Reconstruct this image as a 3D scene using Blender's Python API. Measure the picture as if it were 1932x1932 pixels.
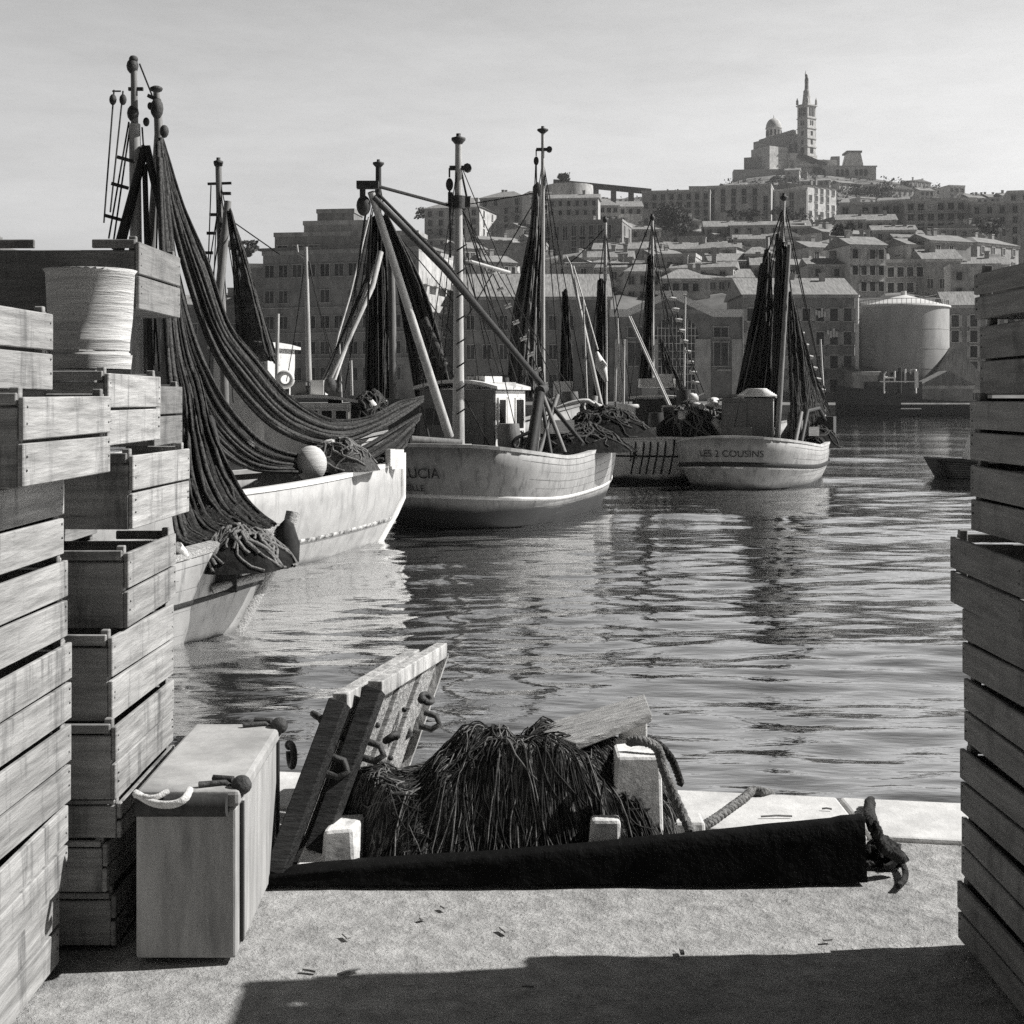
import bpy, math, random
import numpy as np
from mathutils import Vector as V, Matrix, noise as mnoise
for o in list(bpy.data.objects): bpy.data.objects.remove(o)
SC=bpy.context.scene; COL=SC.collection
R=math.radians; PI=math.pi
random.seed(7); RNG=np.random.default_rng(7)
# ---------------------------------------------------------------- camera
F=2654.0; CX=966.0; HZ=750.0; CH=2.6     # lens in survey units, eye height above the water
cd=bpy.data.cameras.new('camera'); cam=bpy.data.objects.new('camera',cd); COL.objects.link(cam)
cam.location=(0,0,CH); cam.rotation_euler=(R(90),0,0)
cd.sensor_width=36; cd.angle=2*math.atan(966/F); cd.shift_y=-(966-HZ)/1932
cd.clip_start=.1; cd.clip_end=6000
SC.camera=cam
# ---------------------------------------------------------------- sky, sun, exposure
SUN_AZ=R(7)          # to the right and a little beyond
SUN_EL=R(43)
SKY_STRENGTH=.1; SKY_LOW=1.14; SKY_HIGH=.19
w=bpy.data.worlds.new('World'); SC.world=w; w.use_nodes=True
nt=w.node_tree; nt.nodes.clear()
out=nt.nodes.new('ShaderNodeOutputWorld'); bg=nt.nodes.new('ShaderNodeBackground')
sky=nt.nodes.new('ShaderNodeTexSky'); sky.sky_type='NISHITA'; sky.sun_disc=False
sky.sun_elevation=SUN_EL; sky.sun_rotation=R(90)-SUN_AZ; sky.air_density=1.0; sky.dust_density=2.5; sky.ozone_density=1.0
hs=nt.nodes.new('ShaderNodeHueSaturation'); hs.inputs['Saturation'].default_value=0.0
nt.links.new(sky.outputs[0],hs.inputs['Color'])
# thin high cloud streaks
tc=nt.nodes.new('ShaderNodeTexCoord'); mp=nt.nodes.new('ShaderNodeMapping'); mp.inputs['Scale'].default_value=(1.6,1.0,7.0); mp.inputs['Rotation'].default_value=(0,R(14),0)
nz=nt.nodes.new('ShaderNodeTexNoise'); nz.inputs['Scale'].default_value=2.6; nz.inputs['Detail'].default_value=9; nz.inputs['Roughness'].default_value=.7
mr=nt.nodes.new('ShaderNodeMapRange'); mr.inputs[1].default_value=.3; mr.inputs[2].default_value=.75; mr.inputs[3].default_value=.82; mr.inputs[4].default_value=1.06
mx=nt.nodes.new('ShaderNodeMix'); mx.data_type='RGBA'; mx.blend_type='MULTIPLY'; mx.inputs[0].default_value=1
nt.links.new(tc.outputs['Generated'],mp.inputs[0]); nt.links.new(mp.outputs[0],nz.inputs['Vector']); nt.links.new(nz.outputs['Fac'],mr.inputs[0])
nt.links.new(hs.outputs[0],mx.inputs[6]); nt.links.new(mr.outputs[0],mx.inputs[7])
# hazy bright band low in the sky over the land, darker overhead and behind
sx=nt.nodes.new('ShaderNodeSeparateXYZ'); nt.links.new(tc.outputs['Generated'],sx.inputs[0])
hz=nt.nodes.new('ShaderNodeMapRange'); hz.interpolation_type='SMOOTHSTEP'; hz.inputs[1].default_value=.10; hz.inputs[2].default_value=.62; hz.inputs[3].default_value=SKY_LOW; hz.inputs[4].default_value=SKY_HIGH; nt.links.new(sx.outputs['Z'],hz.inputs[0])
hy=nt.nodes.new('ShaderNodeMapRange'); hy.interpolation_type='SMOOTHSTEP'; hy.inputs[1].default_value=-.3; hy.inputs[2].default_value=.7; hy.inputs[3].default_value=.18; hy.inputs[4].default_value=1.0; nt.links.new(sx.outputs['Y'],hy.inputs[0])
mu=nt.nodes.new('ShaderNodeMath'); mu.operation='MULTIPLY'; nt.links.new(hz.outputs[0],mu.inputs[0]); nt.links.new(hy.outputs[0],mu.inputs[1])
m2=nt.nodes.new('ShaderNodeMix'); m2.data_type='RGBA'; m2.blend_type='MULTIPLY'; m2.inputs[0].default_value=1; m2.clamp_result=False
nt.links.new(mx.outputs[2],m2.inputs[6]); nt.links.new(mu.outputs[0],m2.inputs[7])
nt.links.new(m2.outputs[2],bg.inputs[0]); bg.inputs[1].default_value=SKY_STRENGTH
nt.links.new(bg.outputs[0],out.inputs[0])
sd=bpy.data.lights.new('sun','SUN'); so=bpy.data.objects.new('sun',sd); COL.objects.link(so)
sd.energy=4.4; sd.angle=R(.55); sd.color=(1,.99,.97)
sdir=V((math.cos(SUN_AZ)*math.cos(SUN_EL),math.sin(SUN_AZ)*math.cos(SUN_EL),math.sin(SUN_EL)))
so.rotation_euler=sdir.to_track_quat('Z','Y').to_euler(); so.location=(30,10,40)
SC.cycles.use_denoising=False
SC.view_settings.view_transform='Standard'; SC.view_settings.look='None'; SC.view_settings.exposure=0.68; SC.view_settings.gamma=1
# ---------------------------------------------------------------- helpers
def P(px,py,d): return V(((px-CX)/F*d,d,CH-(py-HZ)/F*d))
def G(px,py,z): return P(px,py,(CH-z)*F/(py-HZ))
MATS={}
def pmat(name,c1,c2,scale=3,stretch=(1,1,1),rough=.75,bump=.15,detail=6,spec=.3,lo=.35,hi=.65,stain=0,stain_c=.03,stain_scale=1.2,stain_stretch=(1,1,1),metal=0,vary=.0,grain=0):
    if name in MATS: return MATS[name]
    m=bpy.data.materials.new(name); m.use_nodes=True; n=m.node_tree.nodes; l=m.node_tree.links
    b=n['Principled BSDF']; b.inputs['Roughness'].default_value=rough; b.inputs['Specular IOR Level'].default_value=spec; b.inputs['Metallic'].default_value=metal
    t=n.new('ShaderNodeTexCoord'); oi=n.new('ShaderNodeObjectInfo')
    ad=n.new('ShaderNodeVectorMath'); ad.operation='MULTIPLY_ADD'; ad.inputs[1].default_value=(17,13,19)
    cb=n.new('ShaderNodeCombineXYZ')
    for i in range(3): l.new(oi.outputs['Random'],cb.inputs[i])
    l.new(cb.outputs[0],ad.inputs[0]); l.new(t.outputs['Object'],ad.inputs[2])
    mp=n.new('ShaderNodeMapping'); mp.inputs['Scale'].default_value=stretch; l.new(ad.outputs[0],mp.inputs[0])
    nz=n.new('ShaderNodeTexNoise'); nz.inputs['Scale'].default_value=scale; nz.inputs['Detail'].default_value=detail; nz.inputs['Roughness'].default_value=.65
    l.new(mp.outputs[0],nz.inputs['Vector'])
    cr=n.new('ShaderNodeValToRGB'); e=cr.color_ramp.elements
    e[0].position=lo; e[1].position=hi; e[0].color=(c1,c1*.99,c1*.97,1); e[1].color=(c2,c2*.99,c2*.97,1)
    l.new(nz.outputs['Fac'],cr.inputs[0]); col=cr.outputs[0]
    if stain:
        mp2=n.new('ShaderNodeMapping'); mp2.inputs['Scale'].default_value=stain_stretch; l.new(ad.outputs[0],mp2.inputs[0])
        n2=n.new('ShaderNodeTexNoise'); n2.inputs['Scale'].default_value=stain_scale; n2.inputs['Detail'].default_value=7; n2.inputs['Roughness'].default_value=.7
        l.new(mp2.outputs[0],n2.inputs['Vector'])
        r2=n.new('ShaderNodeMapRange'); r2.inputs[1].default_value=.52; r2.inputs[2].default_value=.68; r2.inputs[3].default_value=0; r2.inputs[4].default_value=stain
        l.new(n2.outputs['Fac'],r2.inputs[0])
        mx=n.new('ShaderNodeMix'); mx.data_type='RGBA'; l.new(r2.outputs[0],mx.inputs[0]); l.new(col,mx.inputs[6]); mx.inputs[7].default_value=(stain_c,stain_c,stain_c,1); col=mx.outputs[2]
    if vary:
        r3=n.new('ShaderNodeMapRange'); r3.inputs[3].default_value=1-vary; r3.inputs[4].default_value=1+vary; l.new(oi.outputs['Random'],r3.inputs[0])
        m3=n.new('ShaderNodeMix'); m3.data_type='RGBA'; m3.blend_type='MULTIPLY'; m3.inputs[0].default_value=1; l.new(col,m3.inputs[6]); l.new(r3.outputs[0],m3.inputs[7]); col=m3.outputs[2]
    l.new(col,b.inputs['Base Color'])
    if bump:
        bp=n.new('ShaderNodeBump'); bp.inputs['Strength'].default_value=min(1,bump*3); bp.inputs['Distance'].default_value=bump*.1
        l.new(nz.outputs['Fac'],bp.inputs['Height']); l.new(bp.outputs[0],b.inputs['Normal'])
    MATS[name]=m; return m
def band_mat(name,top,bottom,zline,dirt=.5):      # hull paint: darker bottom, mostly anti-fouling, below a set line
    m=pmat(name,top*.72,top*1.08,3.0,(1,1,1),.6,.08,9,.3,lo=.25,hi=.6,stain=dirt,stain_c=top*.22,stain_scale=2.6,stain_stretch=(3.0,3.0,.4))
    n=m.node_tree.nodes; l=m.node_tree.links; b=n['Principled BSDF']; src=b.inputs['Base Color'].links[0].from_socket
    g=n.new('ShaderNodeTexCoord'); s=n.new('ShaderNodeSeparateXYZ'); l.new(g.outputs['Object'],s.inputs[0])
    nn=n.new('ShaderNodeTexNoise'); nn.inputs['Scale'].default_value=3.2; nn.inputs['Detail'].default_value=6
    a=n.new('ShaderNodeMath'); a.operation='MULTIPLY_ADD'; a.inputs[1].default_value=.34; l.new(nn.outputs['Fac'],a.inputs[0]); l.new(s.outputs['Z'],a.inputs[2])
    r=n.new('ShaderNodeMapRange'); r.inputs[1].default_value=zline+.10; r.inputs[2].default_value=zline+.24; l.new(a.outputs[0],r.inputs[0])
    mx=n.new('ShaderNodeMix'); mx.data_type='RGBA'; l.new(r.outputs[0],mx.inputs[0]); mx.inputs[6].default_value=(bottom,bottom,bottom,1); l.new(src,mx.inputs[7]); l.new(mx.outputs[2],b.inputs['Base Color'])
    return m
class MB:
    def __init__(s): s.v=[]; s.f=[]; s.m=[]; s.s=[]
    def add(s,vs,fs,smooth=False,m=0):
        k=len(s.v); s.v+= [V(v) for v in vs]
        for f in fs: s.f.append([i+k for i in f]); s.m.append(m); s.s.append(smooth)
        return s
    def hexa(s,p,m=0):   # p: 4 bottom ccw, 4 top ccw
        return s.add(p,[(3,2,1,0),(4,5,6,7),(0,1,5,4),(1,2,6,5),(2,3,7,6),(3,0,4,7)],False,m)
    def box(s,c,sz,rot=None,m=0):
        c=V(c); h=[x/2 for x in sz]; q=[V((x*h[0],y*h[1],z*h[2])) for z in(-1,1) for x,y in((-1,-1),(1,-1),(1,1),(-1,1))]
        if rot is not None: q=[rot@a for a in q]
        return s.hexa([a+c for a in q],m)
    def span(s,a,b,m=0):
        a=V(a);b=V(b); return s.box((a+b)/2,[abs(x) for x in (b-a)],None,m)
    def bar(s,a,b,wd,th,up=(0,0,1),m=0,w2=None):
        a=V(a);b=V(b);d=(b-a).normalized(); u=V(up); u=(u-d*u.dot(d)).normalized(); sd=d.cross(u); w2=w2 or wd
        q=[]
        for p,ww in((a,wd),(b,w2)):
            q.append([p+sd*ww/2*x+u*th/2*y for x,y in((-1,-1),(1,-1),(1,1),(-1,1))])
        return s.hexa(q[0]+q[1],m)
    def tube(s,pts,r,n=8,cap=True,m=0):
        pts=[V(p) for p in pts]; N=len(pts); rr=r if isinstance(r,(list,tuple)) else [r]*N
        if len(rr)==2 and N>2: rr=[rr[0]+(rr[1]-rr[0])*i/(N-1) for i in range(N)]
        vs=[]; t=(pts[1]-pts[0]).normalized(); u=t.orthogonal().normalized()
        for i,p in enumerate(pts):
            a=pts[max(0,i-1)]; b=pts[min(N-1,i+1)]; t=(b-a)
            t=t.normalized() if t.length>1e-9 else V((0,0,1))
            u=u-t*u.dot(t); u=u.normalized() if u.length>1e-6 else t.orthogonal().normalized(); v=t.cross(u)
            for k in range(n):
                an=2*PI*k/n; vs.append(p+(u*math.cos(an)+v*math.sin(an))*rr[i])
        fs=[(i*n+k,i*n+(k+1)%n,(i+1)*n+(k+1)%n,(i+1)*n+k) for i in range(N-1) for k in range(n)]
        s.add(vs,fs,True,m)
        if cap: s.add(vs[:n],[tuple(range(n))[::-1]],False,m); s.add(vs[-n:],[tuple(range(n))],False,m)
        return s
    def lathe(s,prof,c,n=24,m=0,smooth=True):  # prof [(r,z)]
        c=V(c); vs=[c+V((r*math.cos(2*PI*k/n),r*math.sin(2*PI*k/n),z)) for r,z in prof for k in range(n)]
        fs=[(i*n+k,i*n+(k+1)%n,(i+1)*n+(k+1)%n,(i+1)*n+k) for i in range(len(prof)-1) for k in range(n)]
        s.add(vs,fs,smooth,m); s.add(vs[-n:],[tuple(range(n))],False,m); s.add(vs[:n],[tuple(range(n))[::-1]],False,m); return s
    def prism(s,poly,ext,m=0):
        poly=[V(p) for p in poly]; e=V(ext); n=len(poly); vs=poly+[p+e for p in poly]
        return s.add(vs,[tuple(range(n))[::-1],tuple(range(n,2*n))]+[(i,(i+1)%n,n+(i+1)%n,n+i) for i in range(n)],False,m)
    def grid(s,rows,smooth=True,m=0,closed=False):
        nr=len(rows); nc=len(rows[0]); vs=[p for r in rows for p in r]; c2=nc if closed else nc-1
        return s.add(vs,[(i*nc+j,i*nc+(j+1)%nc,(i+1)*nc+(j+1)%nc,(i+1)*nc+j) for i in range(nr-1) for j in range(c2)],smooth,m)
    def blob(s,c,r,seg=10,ring=7,m=0,jit=0):
        c=V(c); r=V(r) if hasattr(r,'__len__') else V((r,r,r)); vs=[];
        for i in range(ring+1):
            th=PI*i/ring
            for k in range(seg):
                ph=2*PI*k/seg; j=1+jit*random.uniform(-1,1)
                vs.append(c+V((r.x*math.sin(th)*math.cos(ph)*j,r.y*math.sin(th)*math.sin(ph)*j,r.z*math.cos(th)*j)))
        return s.add(vs,[(i*seg+k,(i+1)*seg+k,(i+1)*seg+(k+1)%seg,i*seg+(k+1)%seg) for i in range(ring) for k in range(seg)],True,m)
    def build(s,name,mat,parent=None,local=False,bevel=0,fix=False):
        inv=Matrix.Identity(4)
        if parent is not None and not local: inv=wm(parent).inverted()
        me=bpy.data.meshes.new(name); me.from_pydata([tuple(inv@v) for v in s.v],[],s.f)
        for mm in (mat if isinstance(mat,(list,tuple)) else [mat]): me.materials.append(mm)
        me.polygons.foreach_set('material_index',s.m); me.polygons.foreach_set('use_smooth',s.s); me.update()
        if fix:
            import bmesh
            bm=bmesh.new(); bm.from_mesh(me); bmesh.ops.recalc_face_normals(bm,faces=bm.faces); bm.to_mesh(me); bm.free()
        o=bpy.data.objects.new(name,me); COL.objects.link(o)
        if parent is not None: o.parent=parent
        if bevel:
            b=o.modifiers.new('bevel','BEVEL'); b.width=bevel; b.segments=2; b.limit_method='ANGLE'; b.angle_limit=R(40)
        return o
def wm(o):
    m=Matrix.LocRotScale(o.location,o.rotation_euler.to_quaternion(),V((1,1,1)))
    return wm(o.parent)@m if o.parent else m
def tag(o,label,cat,group=None,kind=None):
    if label: o['label']=label
    if cat: o['category']=cat
    if group: o['group']=group
    if kind: o['kind']=kind
    return o
def thing(name,label,cat,loc=(0,0,0),rz=0,group=None):
    o=bpy.data.objects.new(name,None); COL.objects.link(o); o.location=loc; o.rotation_euler=(0,0,rz); o.empty_display_size=.2
    return tag(o,label,cat,group)
def struct(o): o['kind']='structure'; return o
def copy_tree(o,parent=None):
    c=o.copy(); COL.objects.link(c)
    if parent is not None: c.parent=parent
    for ch in [x for x in bpy.data.objects if x.parent==o]: copy_tree(ch,c)
    return c
def spline(pts,n):      # Catmull-Rom
    pts=[V(p) for p in pts]; q=[pts[0]*2-pts[1]]+pts+[pts[-1]*2-pts[-2]]; res=[]; m=len(pts)-1
    for i in range(n):
        t=i/(n-1)*m; k=min(int(t),m-1); t-=k; a,b,c,d=q[k:k+4]
        res.append(.5*((2*b)+(c-a)*t+(2*a-5*b+4*c-d)*t*t+(3*b-a-3*c+d)*t*t*t))
    return res
def sag(a,b,drop,n=12):
    a=V(a);b=V(b); return [a.lerp(b,i/(n-1))-V((0,0,drop*4*(i/(n-1))*(1-i/(n-1)))) for i in range(n)]
def text_tris(s,size):
    cu=bpy.data.curves.new('lettering','FONT'); cu.body=s; cu.size=size; o=bpy.data.objects.new('lettering',cu); COL.objects.link(o)
    dg=bpy.context.evaluated_depsgraph_get(); me=bpy.data.meshes.new_from_object(o.evaluated_get(dg))
    vs=[tuple(v.co) for v in me.vertices]; fs=[tuple(p.vertices) for p in me.polygons]
    bpy.data.objects.remove(o); bpy.data.curves.remove(cu); bpy.data.meshes.remove(me); return vs,fs
# ---------------------------------------------------------------- materials
M_wood=pmat('weathered_wood',.20,.40,2.2,(1,14,14),.8,.25,8,.2,stain=.5,stain_c=.12,stain_scale=1.5,stain_stretch=(1,5,5),vary=.12)
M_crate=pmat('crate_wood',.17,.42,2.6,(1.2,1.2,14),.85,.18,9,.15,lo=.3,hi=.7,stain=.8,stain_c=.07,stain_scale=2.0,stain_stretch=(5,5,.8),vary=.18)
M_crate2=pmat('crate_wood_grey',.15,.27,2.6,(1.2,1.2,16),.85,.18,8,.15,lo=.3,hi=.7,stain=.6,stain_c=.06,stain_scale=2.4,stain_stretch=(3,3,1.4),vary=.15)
M_darkwood=pmat('tarred_wood',.012,.035,4,(1,9,9),.7,.3,7,.3)
M_plank=pmat('grey_plank',.26,.5,2.0,(1,22,22),.8,.3,9,.2,stain=.4,stain_c=.12,stain_scale=2,stain_stretch=(.6,9,9))
M_white=pmat('white_paint',.55,.72,3,(1,1,1),.5,.05,6,.4,stain=.35,stain_c=.3,stain_scale=2.5)
M_whiteblk=pmat('white_timber_paint',.58,.76,7,(1,1,1),.75,.2,9,.25,stain=.7,stain_c=.2,stain_scale=9)
M_cabinwhite=pmat('cabin_white',.6,.75,3,(1,1,1),.5,.05,6,.4,stain=.5,stain_c=.3,stain_scale=3,stain_stretch=(2,2,.5))
M_cabingrey=pmat('cabin_grey',.12,.17,3,(1,1,1),.55,.06,6,.4,stain=.5,stain_c=.06,stain_scale=2,stain_stretch=(2,2,.5))
M_cabindark=pmat('cabin_dark',.035,.06,3,(1,1,1),.55,.06,6,.4)
M_mast=pmat('mast_pine',.34,.52,3,(10,10,.7),.5,.1,6,.4,stain=.5,stain_c=.15,stain_scale=1.5,stain_stretch=(3,3,.6))
M_mastgrey=pmat('mast_grey',.13,.24,3,(10,10,.7),.6,.1,6,.3)
M_mastdark=pmat('mast_dark',.02,.05,3,(10,10,.7),.6,.1,6,.3)
M_iron=pmat('rusty_iron',.02,.06,14,(1,1,1),.65,.25,6,.4)
M_rope=pmat('hemp_rope',.10,.24,30,(1,1,1),.9,.3,4,.1)
M_ropedark=pmat('tarred_rope',.02,.06,30,(1,1,1),.9,.3,4,.1)
M_ropewhite=pmat('pale_rope',.5,.7,30,(1,1,1),.9,.2,4,.1)
M_net=pmat('net_dark',.012,.085,16,(1,1,.45),.95,.8,10,.05,lo=.32,hi=.72)
M_net2=pmat('net_strand',.03,.11,22,(1,1,1),.9,.4,6,.1)
M_netblack=pmat('net_black',.008,.025,9,(1,1,1),.95,.5,8,.05)
M_glass=pmat('window_dark',.012,.02,2,(1,1,1),.15,.0,2,.5)
M_far_glass=pmat('far_window',.02,.05,.5,(1,1,1),.4,.0,2,.4,vary=.5)
M_sill=pmat('pale_trim',.36,.5,2,(1,1,1),.8,.05,4,.2)
M_tarp=pmat('black_tarpaulin',.003,.005,5,(1,1,1),.8,.3,6,.08)
M_text=pmat('black_lettering',.01,.02,8,(1,1,1),.6,.0,3,.2,stain=.6,stain_c=.18,stain_scale=9)
M_cork=pmat('cork_float',.4,.6,8,(1,1,1),.8,.1,4,.2)
M_rubber=pmat('fender_rubber',.012,.03,8,(1,1,1),.8,.1,4,.2)
M_hay=pmat('basket_pale',.42,.62,4,(1,1,18),.8,.2,6,.2,stain=.3,stain_c=.25,stain_scale=3)
def sheer_mat(name,c,a,sc=2.5,lo=.42,hi=.62,base=None):       # loose netting: threads with gaps
    m=base or pmat(name,c,c*2.2,12,(1,1,1),.9,.2,5,.1); n=m.node_tree.nodes; l=m.node_tree.links
    b=n['Principled BSDF']; o=n['Material Output']; tr=n.new('ShaderNodeBsdfTransparent'); mx=n.new('ShaderNodeMixShader')
    t=n.new('ShaderNodeTexCoord'); nz=n.new('ShaderNodeTexNoise'); nz.inputs['Scale'].default_value=sc; nz.inputs['Detail'].default_value=9; nz.inputs['Roughness'].default_value=.8; l.new(t.outputs['Object'],nz.inputs['Vector'])
    r=n.new('ShaderNodeMapRange'); r.inputs[1].default_value=lo; r.inputs[2].default_value=hi; r.inputs[3].default_value=a; r.inputs[4].default_value=1.0; l.new(nz.outputs['Fac'],r.inputs[0])
    l.new(r.outputs[0],mx.inputs[0]); l.new(tr.outputs[0],mx.inputs[1]); l.new(b.outputs[0],mx.inputs[2]); l.new(mx.outputs[0],o.inputs['Surface']); return m
M_sheer=sheer_mat('loose_netting',.03,.45)
sheer_mat('net_dark',0,.15,26,.40,.48,M_net)      # worn holes and open meshes
M_seam=pmat('plank_seam',.08,.26,3,(1,1,1),.8,.0,6,.1)
# ================================================================ WATER
def make_water():
    ds=[4.6,5.6,6.8,8.0]+list(CH*F/np.linspace(1520-HZ,783-HZ,640))
    ds=np.array([d for d in ds if d<214]); ds=np.append(ds,214.0)
    ss=np.concatenate([np.linspace(-4.0,-.48,14)[:-1],np.linspace(-.48,.48,430),np.linspace(.48,4.0,14)[1:]])
    D,S=np.meshgrid(ds,ss,indexing='ij'); X=S*D; Y=D.copy()
    rng=np.random.default_rng(11); Z=np.zeros_like(X)
    foot=np.gradient(ds)[:,None]*np.ones_like(X)
    warp=.5*np.sin(X*.31+1.3)+.5*np.sin(X*.17+Y*.11)+.35*np.sin(X*.73-Y*.21+2)
    for i in range(46):
        lam=.36*(1.083**i)*rng.uniform(.9,1.1); an=PI/2+rng.normal(0,.5); k=2*PI/lam
        slope=.020*(1.3 if .4<lam<1.7 else .7)
        att=np.clip((lam/(foot*2.6)-.6)/.8,0,1)
        group=.55+.45*np.sin(X*rng.uniform(.1,.5)+Y*rng.uniform(.08,.35)+rng.uniform(0,6))
        Z+=slope/k*att*group*np.sin(k*(X*math.cos(an)+(Y+warp*.35)*math.sin(an))+rng.uniform(0,6.28))
    side=np.abs(S)>.47; Z[side]*=.3
    nr,nc=X.shape
    me=bpy.data.meshes.new('water'); co=np.stack([X,Y,Z],-1).reshape(-1,3).astype('f')
    idx=np.arange(nr*nc).reshape(nr,nc); q=np.stack([idx[:-1,:-1],idx[:-1,1:],idx[1:,1:],idx[1:,:-1]],-1).reshape(-1,4)
    me.vertices.add(len(co)); me.vertices.foreach_set('co',co.ravel()); me.loops.add(q.size); me.loops.foreach_set('vertex_index',q.ravel().astype('i'))
    me.polygons.add(len(q)); me.polygons.foreach_set('loop_start',np.arange(0,q.size,4,dtype='i')); me.polygons.foreach_set('loop_total',np.full(len(q),4,'i'))
    me.polygons.foreach_set('use_smooth',np.ones(len(q),bool)); me.update(); me.validate()
    m=bpy.data.materials.new('harbour_water'); m.use_nodes=True; n=m.node_tree.nodes; l=m.node_tree.links; n.clear()
    o=n.new('ShaderNodeOutputMaterial'); gl=n.new('ShaderNodeBsdfGlossy'); df=n.new('ShaderNodeBsdfDiffuse'); mx=n.new('ShaderNodeMixShader'); fr=n.new('ShaderNodeFresnel')
    gl.inputs['Color'].default_value=(.93,.93,.93,1); gl.inputs['Roughness'].default_value=.03; df.inputs['Color'].default_value=(.035,.035,.035,1)
    fr.inputs['IOR'].default_value=2.3; mr=n.new('ShaderNodeMapRange'); mr.inputs[1].default_value=.1; mr.inputs[2].default_value=.55; mr.inputs[3].default_value=.30; mr.inputs[4].default_value=.95
    l.new(fr.outputs[0],mr.inputs[0]); l.new(mr.outputs[0],mx.inputs[0]); l.new(df.outputs[0],mx.inputs[1]); l.new(gl.outputs[0],mx.inputs[2]); l.new(mx.outputs[0],o.inputs[0])
    t=n.new('ShaderNodeTexCoord'); mp=n.new('ShaderNodeMapping'); mp.inputs['Scale'].default_value=(.7,2.0,1); l.new(t.outputs['Object'],mp.inputs[0])
    nz=n.new('ShaderNodeTexNoise'); nz.inputs['Scale'].default_value=2.2; nz.inputs['Detail'].default_value=4; l.new(mp.outputs[0],nz.inputs['Vector'])
    bp=n.new('ShaderNodeBump'); bp.inputs['Strength'].default_value=.4; bp.inputs['Distance'].default_value=.035; l.new(nz.outputs['Fac'],bp.inputs['Height'])
    l.new(bp.outputs[0],gl.inputs['Normal']); l.new(bp.outputs[0],fr.inputs['Normal'])
    me.materials.append(m); ob=bpy.data.objects.new('water',me); COL.objects.link(ob); struct(ob)
make_water()
# ================================================================ NEAR QUAY
QZ=1.0
M_quay=pmat('quay_paving',.28,.54,14,(1,1,1),.9,.45,10,.15,lo=.3,hi=.72,stain=.6,stain_c=.16,stain_scale=1.1)
M_kerb=pmat('kerb_stone',.46,.62,6,(1,1,1),.85,.2,10,.2,stain=.3,stain_c=.3,stain_scale=2.5)
def paving(m):
    n=m.node_tree.nodes; l=m.node_tree.links; b=n['Principled BSDF']; src=b.inputs['Base Color'].links[0].from_socket; nrm=b.inputs['Normal'].links[0].from_socket
    t=n.new('ShaderNodeTexCoord'); v=n.new('ShaderNodeTexVoronoi'); v.feature='DISTANCE_TO_EDGE'; v.inputs['Scale'].default_value=60; nz=n.new('ShaderNodeTexNoise'); nz.inputs['Scale'].default_value=7; mxv=n.new('ShaderNodeMix'); mxv.data_type='RGBA'; mxv.inputs[0].default_value=.4
    l.new(t.outputs['Object'],nz.inputs['Vector']); l.new(t.outputs['Object'],mxv.inputs[6]); l.new(nz.outputs['Color'],mxv.inputs[7]); l.new(mxv.outputs[2],v.inputs['Vector'])
    r=n.new('ShaderNodeMapRange'); r.inputs[1].default_value=0; r.inputs[2].default_value=.12; r.inputs[3].default_value=.55; r.inputs[4].default_value=1; l.new(v.outputs['Distance'],r.inputs[0])
    m3=n.new('ShaderNodeMix'); m3.data_type='RGBA'; m3.blend_type='MULTIPLY'; m3.inputs[0].default_value=.35; l.new(src,m3.inputs[6]); l.new(r.outputs[0],m3.inputs[7]); l.new(m3.outputs[2],b.inputs['Base Color'])
    bp=n.new('ShaderNodeBump'); bp.inputs['Strength'].default_value=.5; bp.inputs['Distance'].default_value=.006; l.new(r.outputs[0],bp.inputs['Height']); l.new(nrm,bp.inputs['Normal']); l.new(bp.outputs[0],b.inputs['Normal'])
paving(M_quay)
def ey(x): return 5.86-.17*x      # quay edge
mb=MB(); rows=[]
for i in range(60):
    rows.append([V((x,-9+(ey(x)-.5+9)*i/59,QZ-.014+.010*mnoise.noise((x*3,i*.4,0)))) for x in np.linspace(-14,14,120)])
mb.grid(rows); struct(mb.build('quay_ground',M_quay))
mb=MB(); x=-14.0
while x<14:
    L=random.uniform(1.1,1.5); a,b=x+.006,x+L-.006
    mb.hexa([(a,ey(a)-.5,-.6),(b,ey(b)-.5,-.6),(b,ey(b),-.6),(a,ey(a),-.6),(a,ey(a)-.5,QZ),(b,ey(b)-.5,QZ+random.uniform(-.003,.004)),(b,ey(b),QZ),(a,ey(a),QZ)]); x+=L
struct(mb.build('quay_kerb',M_kerb,bevel=.012))
# ================================================================ FAR QUAY AND HILL
SKYL=[(-900,700),(0,640),(300,590),(480,540),(700,505),(800,440),(900,412),(1000,400),(1060,372),(1200,376),(1320,362),(1400,338),(1500,326),(1640,336),(1750,352),(1860,372),(1940,392),(2200,470),(2900,650)]
def skyl(px): return float(np.interp(px,[a for a,_ in SKYL],[b for _,b in SKYL]))
FZ=1.5
def gy(px,d):
    k=skyl(px); fr=max(566,k+12)
    if d<264: return 752+(fr-752)*max(0,min(1,(d-230)/34))
    return fr+(k-fr)*min(1,(d-264)/(880-264))**.8
def tz(px,d):
    if d<228: return FZ
    z=CH-(gy(px,min(d,900))-HZ)/F*min(d,900)
    if d>900: z-= (d-900)*.25
    return max(FZ,z)
M_hill=pmat('hill_ground',.05,.22,.06,(1,1,1),.95,.0,10,.1,lo=.35,hi=.62,stain=.5,stain_c=.3,stain_scale=.05)
dl=[208,228]+list(np.linspace(232,270,14))+list(np.linspace(280,900,60))+[940,1000,1100,1250]
pl=np.linspace(-2600,4600,150); rows=[]
for d in dl:
    rows.append([V(((px-CX)/F*d,d,tz(px,d)+(1.6*mnoise.noise((px*.02,d*.03,0))*(d>240)))) for px in pl])
mb=MB(); mb.grid(rows); struct(mb.build('hill_terrain',M_hill))
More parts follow.
